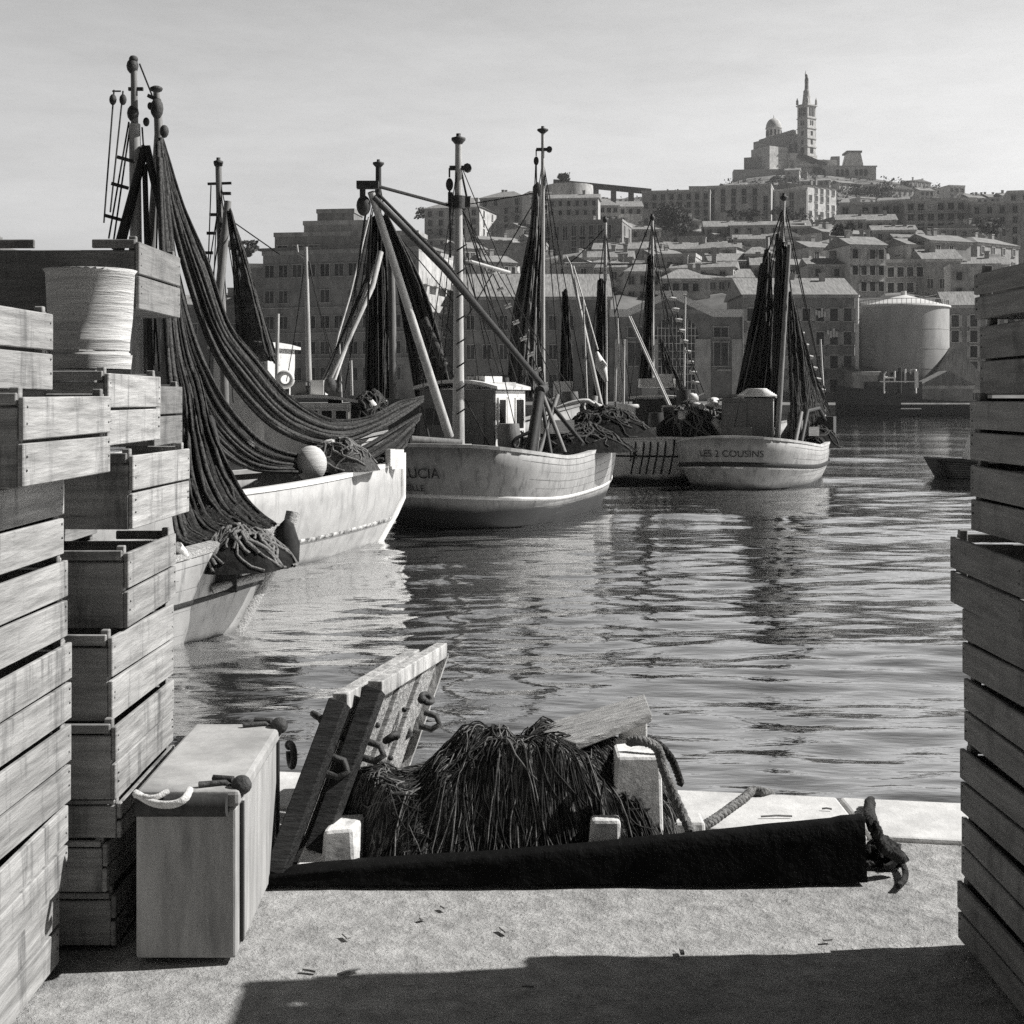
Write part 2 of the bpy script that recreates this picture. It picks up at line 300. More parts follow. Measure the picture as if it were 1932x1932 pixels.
mb=MB(); mb.span((-620,204,-2),(620,209,FZ)); struct(mb.build('far_quay_wall',pmat('far_quay_stone',.10,.22,.4,(1,1,3),.9,.0,8,.1,stain=.5,stain_c=.03,stain_scale=.3)))
# ================================================================ BUILDINGS
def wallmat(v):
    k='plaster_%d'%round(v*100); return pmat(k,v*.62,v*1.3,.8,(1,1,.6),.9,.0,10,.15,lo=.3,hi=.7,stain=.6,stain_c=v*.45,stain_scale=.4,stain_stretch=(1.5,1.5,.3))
M_tile=pmat('roof_tile',.15,.34,.8,(6,.6,.6),.9,.0,9,.1,stain=.4,stain_c=.09,stain_scale=.35)
M_dark=pmat('dark_opening',.012,.02,2,(1,1,1),.7,.0,2,.2)
WIN={}
def winmesh(w,h,style):
    k=(round(w,2),round(h,2),style)
    if k in WIN: return WIN[k]
    mb=MB(); mb.box((0,-.03,h/2),(w,.14,h),m=0)
    mb.box((0,-.12,-.1),(w*1.35,.36,.16),m=1)
    if style!='plain': mb.box((0,-.08,h+.1),(w*1.3,.22,.18),m=1)
    if style=='shutter':
        for s in(-1,1): mb.box((s*w*.77,-.1,h/2),(w*.5,.12,h),m=2)
    else:
        for s in(-1,1): mb.box((s*(w/2+.06),-.06,h/2),(.12,.2,h),m=1)
        mb.box((0,-.09,h/2),(.1,.06,h),m=1)
    me=bpy.data.meshes.new('window'); me.from_pydata([tuple(v) for v in mb.v],[],mb.f); me.polygons.foreach_set('material_index',mb.m)
    for q in(M_far_glass,M_sill if style!='grey' else wallmat(.34),wallmat(.42) if style!='grey' else wallmat(.2)): me.materials.append(q)
    WIN[k]=me; return me
def put_windows(root,xs,zs,y,w,h,style='frame',rz=0,skip=0,side=False):
    for z in zs:
        for x in xs:
            if random.random()<skip: continue
            o=bpy.data.objects.new('window',winmesh(w,h,style)); COL.objects.link(o); o.parent=root
            o.location=(y,x,z) if side else (x,y,z); o.rotation_euler=(0,0,R(90) if side else 0)
def bldg(name,label,px0,px1,ytop,d,D,yaw=0,wall=.3,roof='flat',rows=3,cols=4,ww=1.1,wh=1.7,style='frame',side=0,base=None,chim=2,zone=(.12,.9),roofh=None,skip=.08,cornice=True,cat='building',group=None,over=.5):
    pxm=(px0+px1)/2; th=R(yaw); W=(px1-px0)*d/F/max(.35,math.cos(th)); zt=CH-(ytop-HZ)/F*d
    zb=tz(pxm,d)-3 if base is None else base
    c=P(pxm,HZ,d); r=thing(name,label,cat,(c.x,c.y,zb),th,group); H=zt-zb
    vis=min(H,(gy(pxm,d)-ytop)*d/F+2) if base is None else H
    mb=MB(); mb.span((-W/2,0,0),(W/2,D,H)); mb.build('wall',wallmat(wall),r,True)
    z0=H-vis
    if roof=='flat':
        mb=MB(); t=.35
        for a,b in(((-W/2-.15,-.15,H),(W/2+.15,t,H+.7)),((-W/2-.15,D-t,H),(W/2+.15,D+.15,H+.7)),((-W/2-.15,t,H),(-W/2+t,D-t,H+.7)),((W/2-t,t,H),(W/2+.15,D-t,H+.7))): mb.span(a,b)
        mb.build('parapet',wallmat(min(.6,wall*1.35)),r,True)
    else:
        rh=roofh or D*.2; o=over; mb=MB()
        if roof=='tile':      # ridge along the front
            mb.prism([(-W/2-o,-o,H),(-W/2-o,D+o,H),(-W/2-o,D/2,H+rh)],(W+2*o,0,0))
        elif roof=='gable':   # gable end to the front
            mb.prism([(-W/2-o,-o,H),(W/2+o,-o,H),(0,-o,H+rh)],(0,D+2*o,0))
        elif roof=='hip':
            k=min(W,D)*.4; q=[(-W/2-o,-o,H),(W/2+o,-o,H),(W/2+o,D+o,H),(-W/2-o,D+o,H),(-W/2+k,D*.45,H+rh),(W/2-k,D*.45,H+rh),(W/2-k,D*.55,H+rh),(-W/2+k,D*.55,H+rh)]; mb.hexa(q)
        elif roof=='mono':
            mb.prism([(-W/2-o,-o,H),(-W/2-o,D+o,H),(-W/2-o,D+o,H+rh)],(W+2*o,0,0))
        rf=mb.build('roof',M_tile,r,True,fix=True)
        for i in range(chim):
            cx=random.uniform(-.4,.4)*W; mb=MB(); mb.box((cx,D*random.uniform(.4,.7),H+rh*.8+.6),(.9,.7,2.4)); mb.box((cx,0,0),(0.01,.01,.01)); 
            mb=MB(); cy=D*random.uniform(.35,.6); mb.box((cx,cy,H+rh*.6+.7),(.9,.7,2.2)); mb.box((cx,cy,H+rh*.6+1.9),(1.1,.9,.22)); mb.build('chimney',wallmat(.34),rf,True)
        if cornice: mb=MB(); mb.span((-W/2-.2,-.25,H-.5),(W/2+.2,-.002,H-.03)); mb.build('cornice',wallmat(min(.55,wall*1.5)),r,True)
    xs=[(-.5+(i+.5)/cols)*W for i in range(cols)] if cols else []
    zs=[H-.9-wh-3.1*j for j in range(rows)] if base is None else [z0+vis*(zone[0]+(zone[1]-zone[0])*(j+.25)/rows) for j in range(rows)]
    put_windows(r,xs,zs,0,ww,wh,style,skip=skip)
    if side:
        ys=[D*(i+.5)/side for i in range(side)]; put_windows(r,ys,zs,W/2,ww,wh,style,side=True,skip=skip)
    r['W']=W; r['H']=H; r['z0']=z0
    return r
def slab_lines(r,zs,D,mat,dep=.5,h=.35,name='floor_band',x0=None,x1=None):
    W=r['W']
    for z in zs: mb=MB(); mb.span((x0 if x0 is not None else -W/2-.1,-dep,z),(x1 if x1 is not None else W/2+.1,-.003,z+h)); mb.build(name,mat,r,True)
# --- waterfront row, left to right
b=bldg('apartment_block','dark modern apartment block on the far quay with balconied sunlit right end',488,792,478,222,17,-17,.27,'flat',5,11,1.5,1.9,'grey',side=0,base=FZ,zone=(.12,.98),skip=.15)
slab_lines(b,[b['H']*k for k in(.30,.47,.64)],17,wallmat(.36),.35,.18)
mb=MB(); mb.span((-b['W']/2-.5,-.9,b['H']+.72),(b['W']/2+.6,10,b['H']+1.1)); mb.build('roof_overhang',wallmat(.2),b,True)
W2=b['W']/2
for z in [b['H']*k for k in(.12,.28,.45,.61,.78)]:
    for y0 in (1,5.2,9.6,13.4):
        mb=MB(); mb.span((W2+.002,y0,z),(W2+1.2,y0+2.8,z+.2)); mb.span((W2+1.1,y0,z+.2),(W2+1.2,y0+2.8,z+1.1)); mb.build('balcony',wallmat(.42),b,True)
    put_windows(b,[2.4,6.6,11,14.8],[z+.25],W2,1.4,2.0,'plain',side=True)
mb=MB(); mb.span((W2+.001,0,0),(W2+.12,17,b['H'])); mb.build('lit_end_wall',wallmat(.5),b,True)  # sunlit end of the block put into a paler wall colour
b2=bldg('penthouse','set-back pale top storeys on the roof of the dark apartment block',572,700,424,232,9,-8,.33,'flat',1,5,1.4,1.6,'grey',base=22,zone=(.15,.9))
b2=bldg('penthouse','lower long roof storey with a row of windows along the dark apartment block',515,790,445,229,7,-8,.27,'flat',1,9,1.6,1.7,'frame',base=22,zone=(.35,1.1))
b2=bldg('penthouse','small plain lift house topmost on the apartment block roof',598,668,402,236,6,-8,.22,'flat',0,0,base=25)
bldg('house','small pale house with white roof edge left of the dark apartment block',455,497,505,240,10,8,.42,'flat',2,2,1,1.5,base=FZ)
bldg('house','low shaded house glimpsed between the nets at far left',330,452,575,236,10,0,.2,'tile',3,5,1.1,1.7,base=FZ)
bldg('house','long low house behind the stacked crates at the left edge',60,330,590,238,10,0,.24,'tile',3,9,1.1,1.7,'shutter',base=FZ)
bldg('warehouse','long dark quayside warehouse with wide tiled roof behind the tall pale masts',872,1152,560,224,22,0,.24,'tile',3,9,1.2,2.2,'grey',base=FZ,roofh=4.6,zone=(.08,.9))
h=bldg('market_hall','gabled market hall on the quay with large arched window',1150,1402,592,220,20,0,.2,'flat',0,0,base=FZ)
def hall():
    W=h['W']; H=h['H']; u=lambda px:(px-1276)*220/F; zz=lambda py:CH-(py-HZ)/F*220-FZ
    pr=[(1150,598),(1182,598),(1266,561),(1345,598),(1402,598)]
    mb=MB(); poly=[V((u(a),-.25,zz(b))) for a,b in pr]; low=V((0,0,1.15))
    for a,c in zip(poly[:-1],poly[1:]): mb.hexa([a,c,c+V((0,.8,0)),a+V((0,.8,0)),a+low,c+low,c+V((0,.8,0))+low,a+V((0,.8,0))+low])
    mb.build('parapet',M_white,h,True)
    mb=MB(); mb.prism([V((u(1182),-.02,H)),V((u(1345),-.02,H)),V((u(1266),-.02,zz(561)))],(0,18,0)); mb.build('gable',wallmat(.2),h,True,fix=True)
    mb=MB(); mb.span((u(1238),-.5,zz(555)),(u(1296),1.0,zz(549))); mb.build('cresting',M_white,h,True)
    # arched window
    cx=u(1276); rw=3.5; zb=zz(735); zs=zz(640); mb=MB(); arc=[V((cx-rw,-.06,zb)),V((cx+rw,-.06,zb))]+[V((cx+rw*math.cos(a),-.06,zs+rw*1.05*math.sin(a))) for a in np.linspace(0,PI,18)]
    mb.prism(arc,(0,-.06,0)); wn=mb.build('arched_window',pmat('hall_glass',.015,.04,.4,(1,1,1),.5,.0,4,.4),h,True,fix=True)
    mb=MB()
    for i in range(13):
        x=cx-rw+2*rw*i/12; t=(x-cx)/rw; top=zs+rw*1.05*math.sqrt(max(0,1-t*t)); mb.span((x-.05,-.2,zb),(x+.05,-.12,top))
    for k in range(9): z=zb+1.2*k; ha=rw if z<zs else rw*math.sqrt(max(0,1-((z-zs)/(rw*1.05))**2)); mb.span((cx-ha,-.19,z-.05),(cx+ha,-.125,z+.05))
    mb.build('glazing_bar',wallmat(.6),wn,True)
    for px,w in((1172,2.0),(1226,2.6),(1326,2.4),(1390,1.6)):
        mb=MB(); mb.span((u(px)-w/2,-.28,0),(u(px)+w/2,-.002,H*.72)); mb.build('pilaster',wallmat(.42),h,True)
    put_windows(h,[u(1198),u(1360)],[zz(636)],0,2.2,1.5,'grey'); put_windows(h,[u(1198),u(1360)],[zz(690)],0,2.2,3.6,'grey')
    mb=MB(); mb.span((u(1352),-.6,zz(700)),(u(1378),-.003,zz(697))); mb.build('door_canopy',wallmat(.45),h,True)
    mb=MB(); mb.span((u(1400.5),-.35,0),(u(1403),.3,zz(590))); mb.build('bright_corner',wallmat(.6),h,True)  # pale strip added to paint the bright right corner of the hall
hall()
b=bldg('tenement','dark four-storey tenement with washing at its windows right of the market hall',1404,1612,556,223,18,0,.26,'tile',4,8,1.15,2.0,'shutter',base=FZ,roofh=3.4,zone=(.06,.92))
slab_lines(b,[b['H']*k for k in(.07,.3,.52,.74)],18,wallmat(.25),.18,.16)
for px,py in((1540,590),(1562,628),(1486,650),(1598,705)):
    q=P(px,py,222.6); mb=MB()
    for k in range(4): mb.box(q+V((.45*k,-.1,-.25*(k%2))),(.36,.05,.8+.3*(k%3)))
    tag(mb.build('laundry',M_white),{1540:'white washing hung high at a tenement window',1562:'white washing in the middle of the tenement front',1486:'white washing near the boat mast on the tenement',1598:'white washing low at the right end of the tenement'}[px],'laundry','washing on the tenement')
mb=MB(); q=P(1617,560,219); mb.tube([(q.x,q.y,FZ),q],[.32,.30],10); mb.lathe([(.45,0),(.45,.25)],(q.x,q.y,q.z),10); tag(mb.build('pale_post',pmat('pale_post',.5,.65,2)), 'tall pale round post standing between the tenement and the storage tank','post')
# storage tank
t=thing('storage_tank','large pale cylindrical storage tank with shallow cone roof on the far quay','tank',tuple(P(1705,HZ,224).xy)+(FZ,),0)
tr=82.5*224/F; th_=(HZ-580)/F*224+CH-FZ; mb=MB(); n=64
mb.lathe([(tr,0),(tr,th_)],(0,0,0),n); mb.build('shell',pmat('tank_paint',.30,.44,.5,(1,1,.4),.6,.0,7,.3,stain=.45,stain_c=.25,stain_scale=.3,stain_stretch=(1,1,.2)),t,True)
for k in(.16,.36,.56,.76): mb=MB(); mb.lathe([(tr+.03,th_*k),(tr+.03,th_*k+.1)],(0,0,0),n); mb.build('hoop',wallmat(.4),t,True)
mb=MB(); mb.lathe([(tr+.25,th_-.15),(tr+.25,th_+.1),(tr*.78,th_+.55),(.3,th_+2.0)],(0,0,0),n); mb.lathe([(.45,th_+1.9),(.45,th_+2.6)],(0,0,0),10); mb.build('roof',pmat('tank_roof',.5,.62,.6),t,True)
mb=MB()
for k in range(60):
    a=2*PI*k/60; mb.box((math.cos(a)*(tr-.1),math.sin(a)*(tr-.1),th_+.55),(.06,.06,.9))
mb.tube([(math.cos(a)*(tr-.1),math.sin(a)*(tr-.1),th_+1.0) for a in np.linspace(0,2*PI,61)],.05,5); mb.build('railing',wallmat(.3),t,True)
bldg('shed','steep dark gable shed standing in front of the storage tank',1738,1872,735,217,9,0,.26,'gable',1,2,1.2,1.5,'grey',base=FZ,roofh=6.6,over=.3)
bldg('shed','low pale gabled shed under the storage tank behind the moored barge',1738,1836,727,212,4,0,.36,'gable',0,0,base=FZ,roofh=2.2,chim=0,over=.4)
bldg('shed','low plain lean-to wall left of the storage tank',1610,1656,702,216,6,0,.34,'mono',0,0,base=FZ,roofh=1,chim=0)
bldg('tenement','tall grey tenement partly hidden by the right crate stack',1790,1990,575,234,14,-10,.26,'tile',5,6,1.1,1.9,'shutter',base=FZ)
bldg('tenement','long tenement beyond the right crate stack at the frame edge',1990,2300,540,238,14,-10,.26,'tile',5,8,1.1,1.9,'shutter',base=FZ)
# --- second rank and hill terraces: name,label,px0,px1,ytop,d,D,yaw,wall,roof,rows,cols,ww,wh,style,side
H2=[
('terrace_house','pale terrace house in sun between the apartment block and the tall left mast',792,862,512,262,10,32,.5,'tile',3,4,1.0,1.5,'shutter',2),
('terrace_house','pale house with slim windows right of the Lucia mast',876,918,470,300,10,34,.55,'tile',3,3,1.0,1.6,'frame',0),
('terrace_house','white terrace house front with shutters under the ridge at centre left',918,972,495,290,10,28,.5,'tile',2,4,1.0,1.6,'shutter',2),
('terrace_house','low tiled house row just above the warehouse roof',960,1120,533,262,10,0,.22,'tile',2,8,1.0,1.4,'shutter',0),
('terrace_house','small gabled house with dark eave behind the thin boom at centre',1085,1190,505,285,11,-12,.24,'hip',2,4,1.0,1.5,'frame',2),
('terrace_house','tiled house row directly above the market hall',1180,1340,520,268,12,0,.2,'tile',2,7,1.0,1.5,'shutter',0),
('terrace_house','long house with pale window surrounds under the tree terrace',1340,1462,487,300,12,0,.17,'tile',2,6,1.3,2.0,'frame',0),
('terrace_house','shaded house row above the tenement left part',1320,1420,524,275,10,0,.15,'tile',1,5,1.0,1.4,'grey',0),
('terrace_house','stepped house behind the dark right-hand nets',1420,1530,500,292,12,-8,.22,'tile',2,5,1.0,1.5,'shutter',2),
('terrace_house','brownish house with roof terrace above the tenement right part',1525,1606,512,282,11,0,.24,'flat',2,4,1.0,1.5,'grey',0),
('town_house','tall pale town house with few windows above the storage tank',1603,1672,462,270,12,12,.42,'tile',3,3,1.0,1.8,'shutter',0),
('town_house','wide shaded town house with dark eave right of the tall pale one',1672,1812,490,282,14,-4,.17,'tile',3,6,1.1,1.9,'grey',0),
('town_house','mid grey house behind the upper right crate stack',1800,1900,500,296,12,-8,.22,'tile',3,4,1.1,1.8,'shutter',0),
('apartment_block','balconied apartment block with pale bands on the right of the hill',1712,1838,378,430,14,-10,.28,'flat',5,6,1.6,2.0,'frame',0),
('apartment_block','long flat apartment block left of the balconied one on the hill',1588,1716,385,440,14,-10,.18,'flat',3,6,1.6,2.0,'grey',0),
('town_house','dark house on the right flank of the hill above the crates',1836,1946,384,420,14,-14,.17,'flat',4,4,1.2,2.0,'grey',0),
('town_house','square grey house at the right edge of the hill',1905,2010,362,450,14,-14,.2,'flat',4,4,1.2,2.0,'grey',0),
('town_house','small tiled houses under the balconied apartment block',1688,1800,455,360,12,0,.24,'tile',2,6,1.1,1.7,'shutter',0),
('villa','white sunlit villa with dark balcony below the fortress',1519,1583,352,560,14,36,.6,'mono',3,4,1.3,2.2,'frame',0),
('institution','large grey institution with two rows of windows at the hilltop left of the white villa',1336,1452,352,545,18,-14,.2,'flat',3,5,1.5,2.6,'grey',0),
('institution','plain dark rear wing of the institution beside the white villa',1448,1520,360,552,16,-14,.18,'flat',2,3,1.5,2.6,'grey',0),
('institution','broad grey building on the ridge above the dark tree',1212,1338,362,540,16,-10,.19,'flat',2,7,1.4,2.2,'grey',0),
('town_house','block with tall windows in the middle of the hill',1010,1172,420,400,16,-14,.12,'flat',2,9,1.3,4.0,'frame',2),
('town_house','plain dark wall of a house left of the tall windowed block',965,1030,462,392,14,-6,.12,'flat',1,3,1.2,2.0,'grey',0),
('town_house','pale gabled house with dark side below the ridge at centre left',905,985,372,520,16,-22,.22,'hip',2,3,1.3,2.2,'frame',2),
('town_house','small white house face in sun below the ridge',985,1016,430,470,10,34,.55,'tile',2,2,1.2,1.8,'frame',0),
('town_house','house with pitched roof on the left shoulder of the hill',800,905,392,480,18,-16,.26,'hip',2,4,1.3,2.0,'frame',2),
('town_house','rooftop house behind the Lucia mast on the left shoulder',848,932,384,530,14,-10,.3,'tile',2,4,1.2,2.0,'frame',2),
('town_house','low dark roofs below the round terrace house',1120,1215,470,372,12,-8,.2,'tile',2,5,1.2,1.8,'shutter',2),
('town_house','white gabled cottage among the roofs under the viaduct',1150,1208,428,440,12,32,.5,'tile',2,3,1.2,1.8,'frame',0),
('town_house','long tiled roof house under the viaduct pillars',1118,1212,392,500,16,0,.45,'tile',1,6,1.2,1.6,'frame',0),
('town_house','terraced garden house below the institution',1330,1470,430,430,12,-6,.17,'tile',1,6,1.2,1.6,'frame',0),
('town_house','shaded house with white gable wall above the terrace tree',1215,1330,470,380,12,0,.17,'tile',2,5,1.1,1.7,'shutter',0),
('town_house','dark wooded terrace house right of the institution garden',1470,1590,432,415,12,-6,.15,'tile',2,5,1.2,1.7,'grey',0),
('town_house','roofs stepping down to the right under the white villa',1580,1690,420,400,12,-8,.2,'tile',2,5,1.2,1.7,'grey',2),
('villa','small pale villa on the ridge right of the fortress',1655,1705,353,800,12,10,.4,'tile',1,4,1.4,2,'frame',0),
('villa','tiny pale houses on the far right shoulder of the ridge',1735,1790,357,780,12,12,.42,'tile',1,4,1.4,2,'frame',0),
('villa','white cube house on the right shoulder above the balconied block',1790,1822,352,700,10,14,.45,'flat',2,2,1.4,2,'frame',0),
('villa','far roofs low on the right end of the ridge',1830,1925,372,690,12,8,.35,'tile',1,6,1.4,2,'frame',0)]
r2=random.Random(9)
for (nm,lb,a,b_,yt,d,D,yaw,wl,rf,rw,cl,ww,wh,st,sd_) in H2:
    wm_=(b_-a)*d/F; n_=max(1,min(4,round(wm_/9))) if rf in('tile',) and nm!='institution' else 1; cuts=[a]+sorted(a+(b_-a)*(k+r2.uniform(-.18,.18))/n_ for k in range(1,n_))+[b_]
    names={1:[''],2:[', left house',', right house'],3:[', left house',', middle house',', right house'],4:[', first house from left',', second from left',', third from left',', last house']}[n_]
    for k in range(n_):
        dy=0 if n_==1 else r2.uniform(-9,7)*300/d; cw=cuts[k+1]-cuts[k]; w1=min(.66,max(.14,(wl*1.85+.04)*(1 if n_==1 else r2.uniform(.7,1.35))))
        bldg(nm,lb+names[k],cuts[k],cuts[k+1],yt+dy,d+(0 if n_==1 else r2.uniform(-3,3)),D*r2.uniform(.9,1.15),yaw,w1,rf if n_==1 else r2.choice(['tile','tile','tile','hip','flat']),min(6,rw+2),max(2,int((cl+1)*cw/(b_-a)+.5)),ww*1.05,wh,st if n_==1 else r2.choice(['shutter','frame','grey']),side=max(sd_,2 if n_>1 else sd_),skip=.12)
rr=random.Random(5)
def small_houses(n,ds,x0,x1,hgt,wid,lab,grp):
    for i in range(n):
        px=rr.uniform(x0,x1); d=rr.choice(ds)*rr.uniform(.97,1.03); wm_=rr.uniform(*wid); y=gy(px,d)-rr.uniform(*hgt)*F/d; wpx=wm_*F/d
        bldg('hillside_house',lab,px-wpx/2,px+wpx/2,y,d,rr.uniform(7,10),rr.choice([-24,-16,-8,0,22,30,36]),rr.choice([.3,.36,.42,.5,.58,.62]),rr.choice(['tile','tile','hip','gable','flat']),3,max(2,int(wm_/3)),1.0,1.5,rr.choice(['shutter','grey','frame']),side=2,group=grp)
small_houses(44,[275,290,310,335,365,400],800,1900,(4.5,8),(6,12),'small tiled house packed among others low on the hillside','small houses packed low on the hillside')
small_houses(36,[430,470,510],790,1930,(6,11),(8,15),'small house packed among others halfway up the hillside','small houses packed halfway up the hillside')
small_houses(34,[620,680,740,790,840],1180,1960,(3,6),(8,16),'small house high on the hillside near the church','small houses high on the hillside')
small_houses(16,[300,330,370,420],1560,1900,(7,12),(9,15),'tall shaded town house among others on the right of the hill','tall town houses on the right of the hill')
small_houses(8,[590],1020,1215,(8,11),(10,16),'pale house behind the ridge viaduct','houses behind the viaduct')
bldg('terrace_house','broad pale house in front of the round terrace house on the ridge',1034,1128,374,470,10,-8,.45,'tile',2,6,1.1,1.7,'shutter')
bldg('terrace_house','tall narrow house left of the round terrace house',1000,1040,365,490,10,16,.5,'flat',3,2,1.1,1.7,'frame')
# white gable strip, garden walls and retaining walls
for (px0,px1,yt,d,hh,v,lb) in ((872,1000,462,330,5,.42,'pale garden wall crossing the hillside at centre left'),(1196,1330,437,470,6,.3,'retaining wall under the ridge above the dark tree'),(1440,1640,398,600,7,.5,'sunlit retaining wall zigzag below the church terrace'),(1300,1420,352,760,7,.48,'pale rampart wall on the left of the church hill'),(1215,1330,506,330,4,.26,'terrace wall under the dark tree')):
    a=P(px0,yt,d); c=P(px1,yt,d); mb=MB(); mb.span((a.x,d,a.z-hh),(c.x,d+.8,a.z)); mb.span((a.x-.1,d-.1,a.z+.003),(c.x+.1,d+.9,a.z+.25)); tag(mb.build('garden_wall',wallmat(v)),lb,'wall')
# round terrace house and viaduct on the ridge
rt=thing('terrace_house','round-ended modernist house with curved pale terrace on the ridge','building',tuple(P(1075,HZ,505).xy)+(tz(1075,505)-2,))
zb=rt.location.z; mb=MB(); zt=CH+(HZ-348)/F*505-zb; zm=CH+(HZ-372)/F*505-zb
mb.lathe([(6.5,0),(6.5,zm)],(0,4,0),28); mb.build('wall',wallmat(.2),rt,True)
mb=MB(); mb.lathe([(8.6,zm),(8.6,zt)],(0,4,0),32); mb.build('terrace',wallmat(.5),rt,True)
mb=MB(); mb.lathe([(9.3,zm-1.6),(9.3,zm-1.0)],(0,4,0),32); mb.build('balcony',wallmat(.45),rt,True)
vd=thing('viaduct','long flat-topped viaduct with square pillars running along the ridge','viaduct',tuple(P(1125,HZ,560).xy)+(tz(1125,560),))
zb=vd.location.z; z1=CH+(HZ-338)/F*560-zb; z2=CH+(HZ-356)/F*560-zb; mb=MB()
mb.hexa([(-17,0,z1-1.8),(22,0,z2-1.8),(22,4,z2-1.8),(-17,4,z1-1.8),(-17,0,z1),(22,0,z2),(22,4,z2),(-17,4,z1)]); mb.build('deck',wallmat(.13),vd,True)
for k in range(6): x=-15+7*k; z=z1+(z2-z1)*(x+17)/39-1.8; mb=MB(); mb.span((x,.4,-4),(x+2,3.4,z+.0)); mb.build('pillar',wallmat(.2),vd,True)
# apartment balconies on the hill
for o in [x for x in bpy.data.objects if x.get('label','').startswith('balconied apartment')]: slab_lines(o,[o['z0']+(o['H']-o['z0'])*k for k in(.2,.4,.6,.8)],14,wallmat(.5),1.1,.35,'balcony')
# ================================================================ CHURCH ON THE HILL
CD=900.0
def cp(px,py): return P(px,py,CD)
ch=thing('church','hilltop church with tall bell tower, gilded statue and dome','church',tuple(P(1500,HZ,CD).xy)+(CH+(HZ-300)/F*CD,),0)
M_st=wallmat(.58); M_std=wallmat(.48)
k=CD/F
def cz(py): return CH+(HZ-py)/F*CD
def cx(px): return (px-CX)/F*CD
rotc=Matrix.Rotation(R(38),3,'Z')
tx,ty=cx(1522),CD; 
def rb(mb,c,sz): mb.box(c,sz,rotc)
def tower_box(y0,y1,w): z0,z1=cz(y1),cz(y0); mb=MB(); rb(mb,(tx,ty,(z0+z1)/2),(w,w,z1-z0)); return mb
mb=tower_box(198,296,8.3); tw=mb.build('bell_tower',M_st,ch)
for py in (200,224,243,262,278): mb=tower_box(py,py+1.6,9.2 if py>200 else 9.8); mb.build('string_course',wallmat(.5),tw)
for (y0,y1,offs,wd) in ((205,221,(-2.2,-.75,.75,2.2),.85),(229,238,(-.9,.9),1.0),(249,257,(0,),1.8),(265,274,(0,),1.8),(280,291,(0,),3.0)):
    for fn in (0,1):
        for of in offs:
            mb=MB(); z0,z1=cz(y1),cz(y0); c=V((of,-4.15,0)) if fn==0 else V((-4.15,of,0)); c=rotc@c; rt_=rotc if fn==0 else rotc@Matrix.Rotation(R(90),3,'Z')
            mb.box((tx+c.x,ty+c.y,(z0+z1)/2),(wd,.25,z1-z0),rt_); mb.build('belfry_opening',M_dark,tw)
for sx in(-1,1):
    for sy in(-1,1):
        c=rotc@V((sx*4.2,sy*4.2,0)); mb=MB(); mb.lathe([(.8,cz(198)),(.8,cz(190)),(.5,cz(189)),(.1,cz(184.5))],(tx+c.x,ty+c.y,0),8); mb.build('pinnacle',M_std,tw)
mb=MB(); mb.lathe([(3.0,cz(198)),(2.6,cz(187)),(2.2,cz(178)),(2.2,cz(172)),(1.6,cz(170))],(tx,ty,0),12); mb.build('drum',M_std,tw)
mb=MB(); prof=[(1.5,170),(1.45,166),(1.3,160),(1.45,154),(1.2,149),(.7,146.5),(.85,144),(.8,141),(.3,139.5)]; mb.lathe([(r*.95,cz(y)) for r,y in prof],(tx,ty,0),12)
mb.blob((tx+.5,ty-.8,cz(150)),(.6,.6,1.4),8,6); mb.blob((tx-.9,ty,cz(152)),(.45,.5,1.6),8,6); mb.tube([(tx-.6,ty,cz(150)),(tx-.9,ty,cz(139)),(tx-.5,ty,cz(133))],[.42,.3,.12],7); mb.build('statue',pmat('gilded_bronze',.2,.34,1,(1,1,1),.5,.0,4,.5),ch)
# nave running back to the left, transept and dome
def cbox(px0,px1,y0,y1,dd,dep,mat,name,par,yaw=30,dz=0):
    m=Matrix.Rotation(R(yaw),3,'Z'); W=(px1-px0)*(CD+dd)/F/math.cos(R(yaw)) ; z0,z1=cz(y1),cz(y0); mb=MB()
    c=V((((px0+px1)/2-CX)/F*(CD+dd),CD+dd,(z0+z1)/2)); mb.box(c+m@V((0,dep/2,0)),(W,dep,z1-z0),m); return mb.build(name,mat,par)
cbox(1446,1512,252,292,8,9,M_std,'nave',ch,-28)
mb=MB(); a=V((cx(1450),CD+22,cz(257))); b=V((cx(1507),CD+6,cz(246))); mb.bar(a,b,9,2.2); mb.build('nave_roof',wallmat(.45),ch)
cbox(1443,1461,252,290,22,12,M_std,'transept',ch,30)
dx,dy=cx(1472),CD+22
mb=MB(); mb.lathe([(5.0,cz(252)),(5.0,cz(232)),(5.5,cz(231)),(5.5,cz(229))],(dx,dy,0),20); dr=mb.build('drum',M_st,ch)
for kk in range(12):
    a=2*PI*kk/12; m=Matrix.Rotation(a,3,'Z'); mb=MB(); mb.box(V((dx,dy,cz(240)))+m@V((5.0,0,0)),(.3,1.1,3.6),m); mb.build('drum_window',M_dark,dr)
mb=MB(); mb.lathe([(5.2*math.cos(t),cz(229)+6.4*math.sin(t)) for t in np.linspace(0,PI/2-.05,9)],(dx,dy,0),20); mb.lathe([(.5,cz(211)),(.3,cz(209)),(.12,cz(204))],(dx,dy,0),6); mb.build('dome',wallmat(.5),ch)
for px in (1464,1474,1484,1494,1503): mb=MB(); q=V((cx(px),CD+14-(px-1464)*.28,cz(276))); mb.box(q,(1.1,.6,5)); mb.build('nave_window',M_dark,ch)
